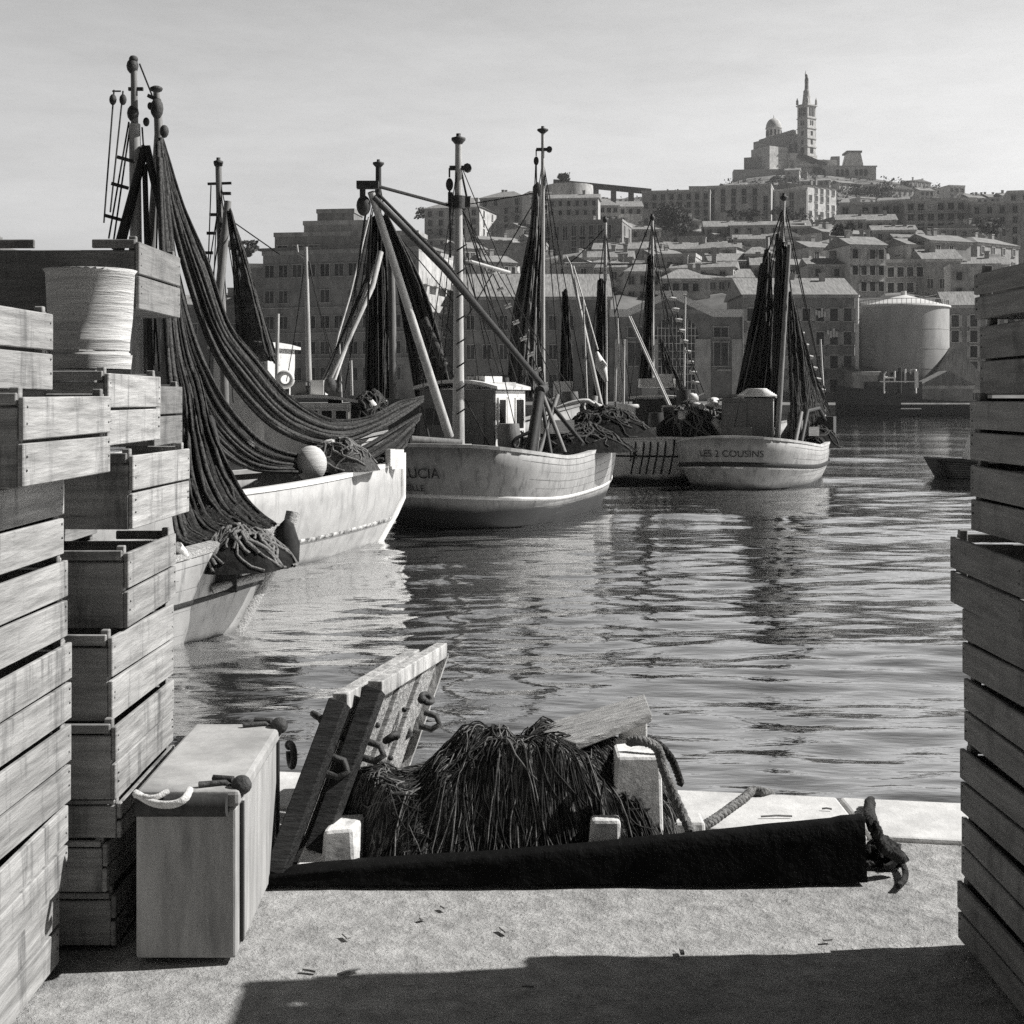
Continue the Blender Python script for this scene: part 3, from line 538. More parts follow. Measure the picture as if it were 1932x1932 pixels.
# fort terraces under the church
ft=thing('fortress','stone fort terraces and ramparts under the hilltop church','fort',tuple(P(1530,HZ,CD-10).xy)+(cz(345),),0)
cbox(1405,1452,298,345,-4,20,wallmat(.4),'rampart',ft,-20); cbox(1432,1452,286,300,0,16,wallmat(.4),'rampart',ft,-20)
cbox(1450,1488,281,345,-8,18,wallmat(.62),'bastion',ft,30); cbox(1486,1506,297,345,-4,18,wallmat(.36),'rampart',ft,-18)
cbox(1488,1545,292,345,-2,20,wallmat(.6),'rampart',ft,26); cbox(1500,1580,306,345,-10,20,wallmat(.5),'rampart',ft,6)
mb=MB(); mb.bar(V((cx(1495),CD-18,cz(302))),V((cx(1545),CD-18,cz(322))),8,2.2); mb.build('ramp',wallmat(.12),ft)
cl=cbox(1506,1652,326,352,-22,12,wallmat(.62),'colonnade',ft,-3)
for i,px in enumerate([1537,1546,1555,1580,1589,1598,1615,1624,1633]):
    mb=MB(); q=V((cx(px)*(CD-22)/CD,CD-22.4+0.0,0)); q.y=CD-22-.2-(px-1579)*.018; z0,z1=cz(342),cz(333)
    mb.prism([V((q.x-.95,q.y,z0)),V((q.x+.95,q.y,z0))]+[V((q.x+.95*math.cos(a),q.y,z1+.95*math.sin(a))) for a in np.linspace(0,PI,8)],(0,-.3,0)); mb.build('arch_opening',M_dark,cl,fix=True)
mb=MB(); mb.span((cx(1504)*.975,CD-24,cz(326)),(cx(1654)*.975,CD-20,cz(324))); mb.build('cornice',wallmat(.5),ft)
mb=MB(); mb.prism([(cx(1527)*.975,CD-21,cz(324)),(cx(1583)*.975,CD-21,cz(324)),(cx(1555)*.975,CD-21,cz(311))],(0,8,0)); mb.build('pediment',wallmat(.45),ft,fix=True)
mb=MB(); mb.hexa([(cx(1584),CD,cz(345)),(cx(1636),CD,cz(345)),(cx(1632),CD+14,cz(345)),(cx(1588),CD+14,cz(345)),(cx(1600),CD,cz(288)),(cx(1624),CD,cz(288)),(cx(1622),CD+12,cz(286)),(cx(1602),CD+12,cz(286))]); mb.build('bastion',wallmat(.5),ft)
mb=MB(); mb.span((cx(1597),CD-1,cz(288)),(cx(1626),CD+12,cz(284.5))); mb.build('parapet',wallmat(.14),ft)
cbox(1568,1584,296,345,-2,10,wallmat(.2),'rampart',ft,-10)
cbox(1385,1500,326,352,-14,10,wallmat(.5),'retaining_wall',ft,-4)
# ================================================================ TREES
M_leaf=pmat('foliage',.035,.10,.6,(1,1,1),.9,.0,3,.1,vary=.1); M_trunk=pmat('bark',.05,.1,2)
def tree(label,px,py,d,rx,rz,n=1500,name='tree',ls=.45):
    q=P(px,py,d); zb=tz(px,d)-1; r=thing(name,label,'tree',(q.x,d,min(zb,q.z-rz*1.6)),0)
    mb=MB(); z0=r.location.z; mb.tube([(q.x,d,z0),(q.x+.1*rx,d,q.z-rz*.5),(q.x,d,q.z)],[.35,.2,.08],7)
    for k in range(5): a=k*1.3; mb.tube([(q.x,d,q.z-rz*.6),(q.x+math.cos(a)*rx*.6,d+math.sin(a)*rx*.6,q.z+rz*.3)],[.14,.04],5)
    mb.build('trunk',M_trunk,r); mb=MB()
    cl=[(V((random.uniform(-1,1)*rx*.75,random.uniform(-1,1)*rx*.75,random.uniform(-.7,.8)*rz)),random.uniform(.25,.5)) for _ in range(16)]
    for i in range(n):
        c,s=random.choice(cl); p=V((random.gauss(0,1),random.gauss(0,1),random.gauss(0,1))).normalized()*random.random()**.4*s; p=V((p.x*rx,p.y*rx,p.z*rz))+c+V((q.x,d,q.z))
        a=V((random.gauss(0,1),random.gauss(0,1),random.gauss(0,1))).normalized(); b=a.orthogonal().normalized(); c2=a.cross(b); l=ls*random.uniform(.6,1.4)
        mb.add([p-b*l,p+c2*l*.5,p+b*l,p-c2*l*.5],[(0,1,2,3)])
    mb.build('crown',M_leaf,r)
tree('dark round tree on the terrace left of the institution',1272,418,425,6.5,5,2600)
tree('bush with ragged top above the round terrace house',1062,337,515,2.6,2.0,700,'bush')
tree('low dark tree behind the houses left of the apartment block',462,470,300,3.5,1.8,800,'bush')
tree('garden tree among the houses at centre left',1002,452,440,5,3.5,1200)
tree('dark tree clump below the institution',1400,408,470,6,2.5,1200,'bush')
tree('scrubby trees on the slope left of the white villa',1490,402,480,7,3,1200,'bush')
tree('trees on the slope under the church terrace',1475,340,820,9,2.2,1200,'bush',.7)
tree('dark trees beside the fort ramp',1545,318,880,5,2.5,900,'tree',.6)
tree('scrub on the right slope below the colonnade',1640,360,760,12,3,1400,'bush',.7)
tree('garden trees above the wide shaded town house',1760,478,330,6,2,1200,'bush')
tree('tree beside the pale town house on the right',1590,440,330,3,3,900)
tree('dark shrubs on the left shoulder of the hill',815,404,500,6,1.6,900,'bush')
tree('shrubs between the roofs at the right of the hill',1868,430,400,5,2.5,900,'bush')
tree('shrubs in the garden left of the tall windowed block',985,482,360,4,2,800,'bush')
def scrub():
    mb=MB(); rg=random.Random(4)
    for i in range(900):
        d=rg.uniform(560,892); px=rg.uniform(1180,1980); q=P(px,HZ,d); q.z=tz(px,d)
        if 1395<px<1660 and d>875: continue
        w_=rg.uniform(1.2,3.4); h_=w_*rg.uniform(.5,.9)
        for k in range(11):
            p=q+V((rg.gauss(0,.45)*w_,rg.gauss(0,.45)*w_,abs(rg.gauss(.5,.4))*h_)); a=V((rg.gauss(0,1),rg.gauss(0,1),rg.gauss(0,1))).normalized(); b=a.orthogonal().normalized(); c=a.cross(b); l=rg.uniform(.5,1.0)
            mb.add([p-b*l,p+c*l*.6,p+b*l,p-c*l*.6],[(0,1,2,3)])
    o=mb.build('hill_scrub',M_leaf); o['kind']='stuff'
scrub()
# ================================================================ BARGE
bg_=thing('barge','long low dark tanker barge moored under the storage tank','barge',tuple(P(1590,HZ,196).xy)+(0,),0)
mb=MB(); u=196/F; B0=bg_.location.x; Yb=196
def hullrow(px,top,half,dy): x=(px-CX)/F*Yb; zt=CH+(HZ-top)/F*Yb; return [V((x,Yb+3-half+dy,-.5)),V((x,Yb+3-half,.4)),V((x,Yb+3-half*1.05,zt)),V((x,Yb+3+half*1.05,zt)),V((x,Yb+3+half,.4)),V((x,Yb+3+half,-.5))]
mb.grid([hullrow(1586,726,.1,0),hullrow(1600,730,1.6,0),hullrow(1625,733,2.8,0),hullrow(1672,735,3,0),hullrow(1694,750,3,0),hullrow(1800,757,3,0),hullrow(2060,757,3,0),hullrow(2110,742,.2,0)],False)
mb.build('hull',band_mat('barge_hull',.03,.006,1.6,.3),bg_)
mb=MB(); mb.tube([P(1700,762,192.85),P(2060,762,192.85)],.12,6); mb.build('rub_rail',wallmat(.4),bg_)
mb=MB(); mb.span(P(1640,745,196)+V((0,.5,-.6)),P(1738,720,197)+V((0,2,0))); mb.span(P(1690,720,196)+V((0,.6,.003)),P(1732,702,197)+V((0,2,0))); ca=mb.build('deckhouse',M_cabindark,bg_)
mb=MB(); mb.span(P(1660,721,195)+V((0,-.1,0)),P(1730,719,195.2)); mb.span(P(1726,732,195)+V((0,-.2,0)),P(1731,700,195.3)); mb.build('trim',M_white,ca)
mb=MB(); 
for pts in ([(1668,742),(1668,706),(1672,701)],[(1688,720),(1688,700)],[(1718,706),(1718,697),(1728,697),(1728,742)],[(1668,712),(1690,712)],[(1708,722),(1708,696)]): mb.tube([P(a,c,195.5) for a,c in pts],.13,5)
mb.build('railing',M_white,bg_); mb=MB(); mb.tube([P(1698,742,196.5),P(1698,694,196.5)],.28,8); mb.build('funnel',M_mastdark,bg_)
mb=MB(); mb.span(P(1700,772,192.8),P(1738,770,192.9)); mb.build('draught_mark',M_white,bg_)
# ================================================================ BOATS
class Hull:
    def __init__(s,name,label,bow=None,stern=None,hd=(.335,.94),L=10,B=3.8,sh=(1.5,1.2,2.1),ts=.2,ns=2.6,tm=.45,bp=2.2,draft=.6,rb=.9,rs=.35,cat='boat',group=None,tsh=.35,kn=1.0):
        s.kn=kn
        h=V((hd[0],hd[1],0)).normalized(); s.h=h; s.r=V((h.y,-h.x,0)); s.L=L; s.B=B; s.sh=sh; s.ts=ts; s.ns=ns; s.tm=tm; s.bp=bp; s.dr=draft; s.rb=rb; s.rs=rs; s.tsh=tsh
        c=V((bow[0],bow[1],0))-h*L/2 if bow else V((stern[0],stern[1],0))+h*L/2
        s.c=c; s.root=thing(name,label,cat,tuple(c),math.atan2(h.y,h.x)-PI/2,group)
    def half(s,t):
        if t<s.ts: a=1-t/s.ts; return max(0,1-a**s.ns)**(1/s.ns)
        if t>s.tm: a=(t-s.tm)/(1-s.tm); return max(0,1-a**s.bp)
        return 1.0
    def sheer(s,t):
        a,b,c=s.sh; k=s.tsh
        return b+(a-b)*((k-t)/k)**2 if t<k else b+(c-b)*((t-k)/(1-k))**1.8
    def pt(s,t,z,side):
        S=s.sheer(t); k=max(0,min(1.05,(z+s.dr)/(S+s.dr))); e=.28+.55*max(0,(t-.6)/.4)**2+.25*max(0,(s.ts-t)/s.ts)
        b=s.half(t)*s.B/2*math.sin(min(k,1)*PI/2)**e
        y=(t-.5)*s.L; kk=z/S
        if t>.65: y+=s.rb*min(1.05,max(-.6,kk/s.kn))*((t-.65)/.35)**2
        if t<.3: y-=s.rs*kk*((.3-t)/.3)**2
        return V((side*b,y,z))
    def tl(s):
        return [s.ts*(1-math.cos(PI/2*i/14)) for i in range(14)]+list(np.linspace(s.ts,1,34))
    def W(s,p): return s.c+s.r*p[0]+s.h*p[1]+V((0,0,p[2]))   # local -> world
    def shell(s,mat,railmat,deckmat,dk=.55,rails=((.62,.07),),railcol=None,cap=.09,seams=(.9,.78,.66,.54,.42,.28,.15)):
        ts=s.tl(); zs=[0,.12,.25,.4,.55,.7,.85,1.0]
        mb=MB(); loop=[(t,-1) for t in ts[::-1]]+[(t,1) for t in ts[1:]]
        mb.grid([[s.pt(t,-s.dr+.02+(s.sheer(t)+s.dr-.02)*k,sd) for t,sd in loop] for k in zs]); s.hull=mb.build('hull',mat,s.root,True)
        mo=s.hull.modifiers.new('thickness','SOLIDIFY'); mo.thickness=.07; mo.offset=0
        mb=MB(); rows=[[s.pt(t,s.sheer(t)-dk,-1)*1.0 for t in ts],[s.pt(t,s.sheer(t)-dk,1) for t in ts]]
        mb.grid([[V((a.x*f,a.y,a.z+.04*(1-f*f))) for a in rows[1]] for f in(-.97,-.5,0,.5,.97)]); s.deck=mb.build('deck',deckmat,s.root,True)
        pl=[s.pt(t,s.sheer(t),sd) for t,sd in loop]; mb=MB(); vs=[]
        for p,(t,sd) in zip(pl,loop):
            q=V((p.x,p.y*1.0,0)); n=V((p.x/(s.B/2),(p.y/(s.L/2))**3,0)); n=n.normalized() if n.length>.01 else V((0,1,0)); vs.append((p,n))
        mb.grid([[p+n*o+V((0,0,z)) for p,n in vs] for o,z in((.05,.0),(.05,.07),(-cap,.07),(-cap,.0),(.05,.0))],False); mb.build('gunwale',railmat,s.root,True,fix=True)
        for fr,r in rails: mb=MB(); mb.tube([s.pt(t,s.sheer(t)*fr,sd)*1.0+V((0,0,0)) for t,sd in loop],r,6); mb.build('rub_rail',railcol or railmat,s.root,True)
        for fr in seams:
            mb=MB(); mb.tube([s.pt(t,s.sheer(t)*fr,sd)+V((sd*.032,0,0)) for t,sd in loop],.006,4); mb.build('plank_seam',M_seam,s.root,True)
        mb=MB(); mb.tube([s.pt(1,z,1)+V((0,.03,0)) for z in np.linspace(-s.dr*.9,s.sheer(1)+.18,9)],.085,7); mb.build('stem_post',railmat,s.root,True)
    def part(s,mb,name,mat,par=None,**k): return mb.build(name,mat,par or s.root,**k)
    def mast(s,px,ytop,ybot,d,r0,r1,mat=M_mast,cap=.16,cross=None,name='mast',pxb=None):
        mb=MB(); a=P(pxb or px,ybot,d); b=P(px,ytop,d); mb.tube([a,a.lerp(b,.5),b],[r0,(r0+r1)/2,r1],12); m=mb.build(name,mat,s.root)
        if cap: mb=MB(); mb.lathe([(r1,-.12),(cap,-.03),(cap,.02),(.05,.05),(.05,.11)],b,12); mb.build('masthead_cap',M_iron,m)
        if cross:
            y,hw=cross; q=P(px,y,d); mb=MB(); mb.bar(q+V((-hw,0,0)),q+V((hw,0,0)),.09,.09); mb.tube([q+V((hw,-.1,0)),q+V((hw,.1,0))],.09,8); c=mb.build('crosstree',M_iron,m)
            mb=MB(); mb.blob(q+V((-hw,0,-.35)),(.08,.06,.14)); mb.tube([q+V((-hw,0,-.2)),q+V((-hw,0,0))],.02,5); mb.tube([q+V((-hw,0,-.45)),q+V((-hw*.9,0,-1.9))],.022,5); mb.build('pulley_block',M_iron,c)
        return m
    def spar(s,pts,r,mat=M_mastgrey,name='spar',n=9): mb=MB(); mb.tube([P(*p) for p in pts],r,n); return mb.build(name,mat,s.root)
    def ropes(s,lst,r=.018,mat=M_ropedark,name='stay',drop=.0):
        for a,b in lst: mb=MB(); mb.tube(sag(P(*a),P(*b),drop,10),r,5); mb.build(name,mat,s.root)
    def text(s,txt,size,z,t0,spread,side,mat=M_text,flip=False,slant=0):
        # lettering laid onto the hull plating, 0.015 m proud: runs along the girth from station t0
        vs,fs=text_tris(txt,size); n=200; path=[]; seq=[(t,-1) for t in np.linspace(.6,0.0005,300)]+[(t,1) for t in np.linspace(.0005,.6,300)]
        pts=[s.pt(t*t/.6,z,sd) for t,sd in seq]; L=[0]
        for a,b in zip(pts[:-1],pts[1:]): L.append(L[-1]+(b-a).length)
        mid=L[300]; x0=mid+t0; mb=MB(); out=[]
        for v in vs:
            q=x0+v[0]*spread; i=int(np.searchsorted(L,q)); i=max(1,min(len(L)-2,i)); f=(q-L[i-1])/max(1e-6,L[i]-L[i-1]); t,sd=seq[i]
            p=pts[i-1].lerp(pts[i],f); tg=(pts[i+1]-pts[i-1]).normalized(); nr=V((tg.y,-tg.x,0)); 
            p2=s.pt(t*t/.6,z+v[1],sd); p2p=s.pt(seq[i-1][0]**2/.6,z+v[1],seq[i-1][1]); pp=p2p.lerp(p2,f)
            out.append(pp+nr*.075)
        mb.add(out,fs); return mb.build('name_lettering',mat,s.root,True)
def cabin(hu,C,w,l,h,mats,name='wheelhouse',yaw=None,crown=.15,over=.12,left=True):
    """box deckhouse: C = world near-right bottom corner, w to port, l forward"""
    r,f=hu.r,hu.h; C=V(C); A=C-r*w
    q=[A,C,C+f*l,A+f*l]; mb=MB(); mb.hexa(q+[p+V((0,0,h)) for p in q]); wh=mb.build(name,mats[0],hu.root)
    mb=MB(); rows=[]
    for i in range(7):
        u=i/6; zz=crown*(1-(2*u-1)**2); base=(A-r*over).lerp(C+r*over,u)+V((0,0,h+.004+zz)); rows.append([base-f*over,base+f*(l+over),base+f*(l+over)+V((0,0,.07)),base-f*over+V((0,0,.07))])
    mb.grid(rows,False,closed=True); 
    for k in(0,-1): mb.add(rows[k],[(0,1,2,3)])
    mb.build('cabin_roof',mats[1],wh,fix=True); return wh,A
def panel(hu,o,dx,dz,w,h,dirv,nrm,mat,name,par,th=.03,frame=None):
    a=V(o)+V(dirv)*dx+V((0,0,dz)); e=V(dirv)*w; u=V((0,0,h)); n=V(nrm)*th
    mb=MB(); mb.hexa([a-n*.3,a+e-n*.3,a+e+n,a+n,a-n*.3+u,a+e-n*.3+u,a+e+n+u,a+n+u]); p=mb.build(name,mat,par,fix=True)
    if frame:
        mb=MB(); t=.05
        for (x0,x1,z0,z1) in((-t,0,-t,h+t),(w,w+t,-t,h+t),(0,w,-t,0),(0,w,h,h+t)):
            b=V(o)+V(dirv)*(dx+x0)+V((0,0,dz+z0)); ee=V(dirv)*(x1-x0); uu=V((0,0,z1-z0)); nn=n*1.6
            mb.hexa([b-n*.3,b+ee-n*.3,b+ee+nn,b+nn,b-n*.3+uu,b+ee-n*.3+uu,b+ee+nn+uu,b+nn+uu])
        mb.build('window_frame',frame,p,fix=True)
    return p
GB='fishing boats moored in the harbour'
# ---- LUCIA
lu=Hull('fishing_boat','grey wooden fishing boat with LUCIA on its dark rounded stern, moored at centre',stern=(-1.42,28.0),L=10,B=4.05,sh=(1.62,1.32,2.45),ts=.22,ns=2.9,tsh=.25,group=GB)
lu.shell(band_mat('lucia_hull',.30,.035,.42,.65),pmat('lucia_rail',.3,.46,4,stain=.4,stain_c=.2),M_darkwood,rails=((.40,.06),),railcol=M_white)  # dark bottom tone carried up high to darken the lower stern
lu.text('LUCIA',.29,1.0,-.74,1.0,-1); lu.text('MARSEILLE',.18,.74,-1.12,1.0,-1)
ts=[.16,.2,.26,.33,.4,.48,.56,.64]
for fr in (.78,.52): mb=MB(); mb.tube([lu.pt(t,lu.sheer(t)*fr,1)+V((.01,0,0)) for t in np.linspace(.24,.95,24)],.022,5); mb.build('plank_seam',M_text,lu.root,True)
for t in(.24,.33): mb=MB(); mb.tube([lu.pt(t,z,1)+V((.005,0,0)) for z in np.linspace(.1,1.25,9)],.02,5); mb.build('plank_seam',M_text,lu.root,True)
mb=MB(); rows=[[lu.pt(t,z,1)+V((.025,0,0)) for t in np.linspace(.275,.335,5)] for z in np.linspace(.12,1.2,7)]; mb.grid(rows); mb.build('hull_patch',pmat('worn_patch',.2,.42,4,(1,1,1),.7,.1,7,.3,stain=.6,stain_c=.1,stain_scale=3),lu.root,True)
C=P(932,870,30.5); C.z=.85
wh,A=cabin(lu,C,1.75,2.0,1.92,(M_cabingrey,M_white))
mb=MB(); q=[C+lu.r*.012+lu.h*.03+V((0,0,.0)),C+lu.r*.012+lu.h*1.98,C+lu.r*.03+lu.h*1.98,C+lu.r*.03+lu.h*.03]; mb.hexa(q+[p+V((0,0,1.9)) for p in q]); mb.build('lit_side_face',M_cabinwhite,wh,fix=True)  # sunlit side of the wheelhouse painted in as a white sheet
S0=C+lu.r*.03
panel(lu,S0,.15,1.05,.4,.65,lu.h,lu.r,M_glass,'window',wh,frame=M_cabinwhite); panel(lu,S0,1.25,1.05,.5,.65,lu.h,lu.r,M_glass,'window',wh,frame=M_cabinwhite); panel(lu,S0,.7,.06,.45,1.7,lu.h,lu.r,M_white,'door',wh)
panel(lu,A,.9,.05,.62,1.6,lu.r,-lu.h,M_cabingrey,'door',wh); panel(lu,A,.15,1.15,.42,.35,lu.r,-lu.h,M_cabindark,'window',wh); panel(lu,A,1.12,.95,.2,.1,lu.r,-lu.h,M_ropewhite,'notice_plate',wh)
mb=MB(); q=A+lu.r*.1; p=[q-lu.r*1.0+lu.h*.3,q,q+lu.h*1.4,q-lu.r*1.0+lu.h*1.4]; mb.hexa(p+[x+V((0,0,1.72)) for x in p]); mb.build('companionway',M_cabindark,lu.root)
for k,(px,py,sz) in enumerate(((888,712,(.75,.5,.16)),(905,706,(.5,.4,.12)),(930,712,(.9,.5,.12)),(915,722,(.6,.5,.14)))):
    mb=MB(); b=P(px,py,31.3); b.z=2.88+.12*(k%2); mb.box(b,sz,Matrix.Rotation(.3*k,3,'Z')); mb.build('roof_locker',M_cabinwhite if k!=1 else M_cabingrey,wh)
mb=MB(); b=P(949,726,31.6); mb.tube([V((b.x,b.y,2.75)),V((b.x,b.y,3.05))],.14,10); mb.build('searchlight',M_iron,wh)
lu.mast(865,262,838,29.8,.135,.07,cap=.15,cross=(317,.19))
mb=MB(); q=P(864,381,29.8); mb.lathe([(.17,-.15),(.17,.12)],q,12); mb.box(q+V((.19,0,0)),(.14,.12,.22)); mb.box(q+V((-.16,0,.05)),(.1,.12,.3)); mb.build('mast_band',M_iron,lu.root)
for k in range(8):
    mb=MB(); q=P(866,470+k*44,29.66); mb.tube([q+V((-.05,0,-.04)),q+V((.05,-.07,.02)),q+V((.16,-.02,.1))],.018,5); mb.build('mast_step',M_iron,lu.root)
lu.spar([(848,824,28.9),(700,362,27.0)],[.095,.07],M_mast,'derrick_boom',10)
mb=MB(); q=P(696,352,27); mb.box(q+V((-.02,0,.03)),(.42,.2,.14)); mb.box(q+V((-.12,0,-.2)),(.1,.12,.4)); mb.build('boom_head',M_iron,lu.root)
mb=MB(); q=P(686,388,27); mb.blob(q,(.14,.1,.2),10,8); mb.tube([q+V((0,0,.15)),q+V((0,0,.45))],.03,5); mb.build('pulley_block',M_iron,lu.root)
lu.ropes([((712,351,27),(846,387,29.8))],.035); lu.ropes([((690,400,27),(668,560,27.5)),((700,405,27),(690,700,28))],.022)
lu.spar([(705,372,27),(840,508,27.9),(1030,735,31.0)],[.06,.075,.07],M_mastdark,'spar',8); lu.spar([(712,364,27),(845,500,28),(1025,738,31.1)],[.03,.035,.03],M_ropedark,'hoist_rope',6)
lu.ropes([((868,385,29.8),(1008,745,33)),((870,385,29.8),(975,720,32.5)),((868,470,29.8),(952,735,32)),((866,300,29.8),(884,385,29.8)),((880,480,29.8),(1018,760,33.2)),((868,385,29.8),(1052,775,34)),((850,700,29.7),(925,845,30.2))],.016)
lu.spar([(884,492,29.9),(961,515,30.6)],[.035,.05],M_mast,'gaff')
for k in range(9):      # bobbins on the running line
    t=.3+.08*k; q=P(868,385,29.8).lerp(P(1052,775,34),t); mb=MB(); mb.tube([q+V((-.07,0,-.03)),q+V((.07,0,.03))],.045,6); mb.build('cork_float',M_cork,lu.root)
lu.spar([(776,831,28.3),(870,838,28.6)],.10,M_mastgrey,'net_roller',12)
mb=MB(); mb.span(P(872,858,28.6)+V((-.05,-.1,0)),P(880,838,28.6)+V((.1,.15,0))); mb.build('roller_bracket',M_white,lu.root)
for (x0,y0,x1,y1) in ((1015,862,1052,745),(1012,862,1022,745),(1040,862,1020,745),(1066,855,1024,745),(990,862,1018,748),(1100,838,1030,752)): lu.spar([(x0,y0,30.2),(x1,y1,31.2)],.05,M_mastgrey if x0%4 else M_mastdark,'gallows_frame',7)
lu.spar([(1000,862,29.9),(1018,742,30.6)],.12,M_mastdark,'gallows_post',8)
lu.spar([(1018,738,30.6),(1026,733,31)],.12,M_iron,'gallows_head',8)
mb=MB(); mb.tube(spline([P(1000,815,30.0),P(970,830,29.9),P(972,845,29.9),P(1000,852,29.9)],14),.04,6); mb.build('hose',M_rubber,lu.root)
lu.spar([(795,765,28.6),(812,840,28.6)],.03,M_mastdark,'stanchion',6); lu.spar([(985,815,30.3),(985,860,30.2)],.03,M_mastdark,'stanchion',6)
for t in (.955,.9): mb=MB(); q=lu.pt(t,1.2,1)+V((.18,0,0)); mb.lathe([(.05,-.5),(.17,-.42),(.17,.4),(.05,.5)],q,10); mb.build('fender',M_rubber,lu.root,True)
# ---- white hull near left
b=Hull('fishing_boat','white hulled fishing boat at left with sagging dark net hung over its bow',bow=(-2.42,25.0),hd=(.62,.78),L=11,B=3.6,sh=(1.4,1.15,1.42),ts=.2,bp=2.4,rb=.6,group=GB,kn=.5)
b.shell(band_mat('white_hull',.37,.05,.0,.35),M_white,M_cabingrey,seams=(),rails=((.31,.055),(.36,.02)),railcol=pmat('worn_rail',.06,.5,7,(1,1,1),.7,.1,8,.3,lo=.4,hi=.6))
for fr in (.86,.47): mb=MB(); mb.tube([b.pt(t,b.sheer(t)*fr,1)+V((.015,0,0)) for t in np.linspace(.5,.93,24)],.012,5); mb.build('plank_seam',M_text,b.root,True)
mb=MB(); mb.tube([b.pt(.93,z,1)+V((.012,0,0)) for z in np.linspace(.3,1.2,9)],.014,5); mb.build('plank_seam',M_text,b.root,True)
mb=MB(); rows=[[b.pt(t,z,1)+V((.02,.01,0)) for t in (.955,.97,.985,.998)] for z in np.linspace(.5,1.25,6)]; mb.grid(rows); mb.build('rust_patch',pmat('rust_streaks',.1,.7,6,(3,3,.6),.7,.1,8,.2,lo=.42,hi=.52),b.root,True)
mb=MB(); q=b.pt(.97,1.35,0); mb.box(q+V((.35,-.1,.16)),(.2,.3,.34)); mb.box(q+V((.5,-.35,.2)),(.12,.12,.3)); mb.build('mooring_bitt',M_white,b.root,True)
for pts,r,mt,nm in (([(262,990,21.2),(254,234,21.2)],[.10,.085],M_mast,'mast'),([(254,240,21.2),(253,150,21.2),(252,106,21.2)],[.055,.05,.05],M_mastgrey,'topmast'),([(255,960,21.5),(300,253,21.5),(295,168,21.5)],[.1,.07,.05],M_mastgrey,'derrick_boom'),([(140,800,20.6),(274,276,21.2)],[.12,.06],M_mastdark,'shear_leg'),([(420,900,21.2),(276,276,21.2)],[.08,.06],M_mastdark,'shear_leg'),([(310,985,21.3),(318,600,21.3),(300,300,21.4)],[.12,.1,.06],M_mastgrey,'spar'),([(292,985,21.2),(273,310,21.2)],[.05,.04],M_mastdark,'spar')): b.spar(pts,r,mt,nm,10)
for (px,py,rx,rz) in ((252,112,.07,.06),(250,125,.09,.12),(251,214,.09,.13),(295,168,.1,.05),(310,248,.07,.1),(296,205,.1,.16),(276,230,.05,.07),(283,200,.04,.06)): mb=MB(); mb.blob(P(px,py,21.2),(rx,rx,rz),9,6); mb.build('masthead_lamp',M_iron,b.root)
mb=MB(); q=P(255,168,21.2); mb.bar(q+V((-.1,0,0)),q+V((.12,0,0)),.05,.05); q=P(292,188,21.3); mb.bar(q+V((-.1,0,.06)),q+V((.08,0,-.02)),.09,.05); mb.build('crosstree',M_iron,b.root)
b.ropes([((263,120,21.2),(290,188,21.4)),((243,230,21.2),(205,450,20.8)),((246,234,21.2),(212,470,20.8)),((215,170,22.5),(196,420,21.5)),((232,172,22.5),(208,400,21.5)),((300,260,21.4),(290,690,21.4)),((268,240,21.2),(300,700,21.3)),((228,172,22.5),(212,172,22.5))],.014)
mb=MB()
for px,py in ((213,188),(232,188)): mb.blob(P(px,py,22.4),(.06,.05,.09),8,6)
mb.build('pulley_block',M_iron,b.root)
for px,py in ((238,300),(227,350),(214,410)): mb=MB(); q=P(px,py,21); mb.bar(q+V((-.13,0,.03)),q+V((.12,0,-.04)),.05,.05); mb.build('ratline_batten',M_iron,b.root)
# ---- grey boat near left
a=Hull('fishing_boat','weathered wooden boat at left front with ropes heaped on its bow',bow=(-3.08,15.6),hd=(.68,.73),L=8,B=2.6,sh=(1.1,.74,1.1),ts=.2,bp=2.0,rb=.75,group=GB)
a.shell(band_mat('grey_hull',.30,.04,.0,.8),M_plank,M_plank,dk=.3,rails=((.50,.05),),railcol=M_darkwood,cap=.2)
mb=MB(); rows=[[a.pt(t,a.sheer(t)*k,1)+V((.02,.01,0)) for t in np.linspace(.86,.985,8)] for k in(.56,.68,.8)]; mb.grid(rows); mb.build('painted_band',M_white,a.root,True)
mb=MB(); rows=[[a.pt(t,a.sheer(t)*k,1)+V((.022,.01,0)) for t in np.linspace(.83,.97,8)] for k in(.34,.42,.49)]; mb.grid(rows); mb.build('painted_band',M_darkwood,a.root,True)
a.spar([(335,1030,14.2),(392,1108,14.9)],.05,M_ropewhite,'rail_pipe',8)
mb=MB(); q=P(432,1084,15.0); mb.box(q,(.22,.3,.34)); mb.box(q+V((.1,0,.2)),(.4,.08,.07)); mb.build('mooring_bitt',M_darkwood,a.root)
mb=MB(); q=P(470,1072,15.2); mb.tube([q+V((-.1,0,0)),q+V((.05,0,.08)),q+V((.2,0,-.02))],.05,7); mb.build('fairlead',M_iron,a.root)
mb=MB(); mb.tube(spline([P(400,1112,14.8),P(440,1100,14.9),P(470,1092,15.0),P(495,1085,15.1)],12),.05,7); mb.build('deck_rail',M_plank,a.root)
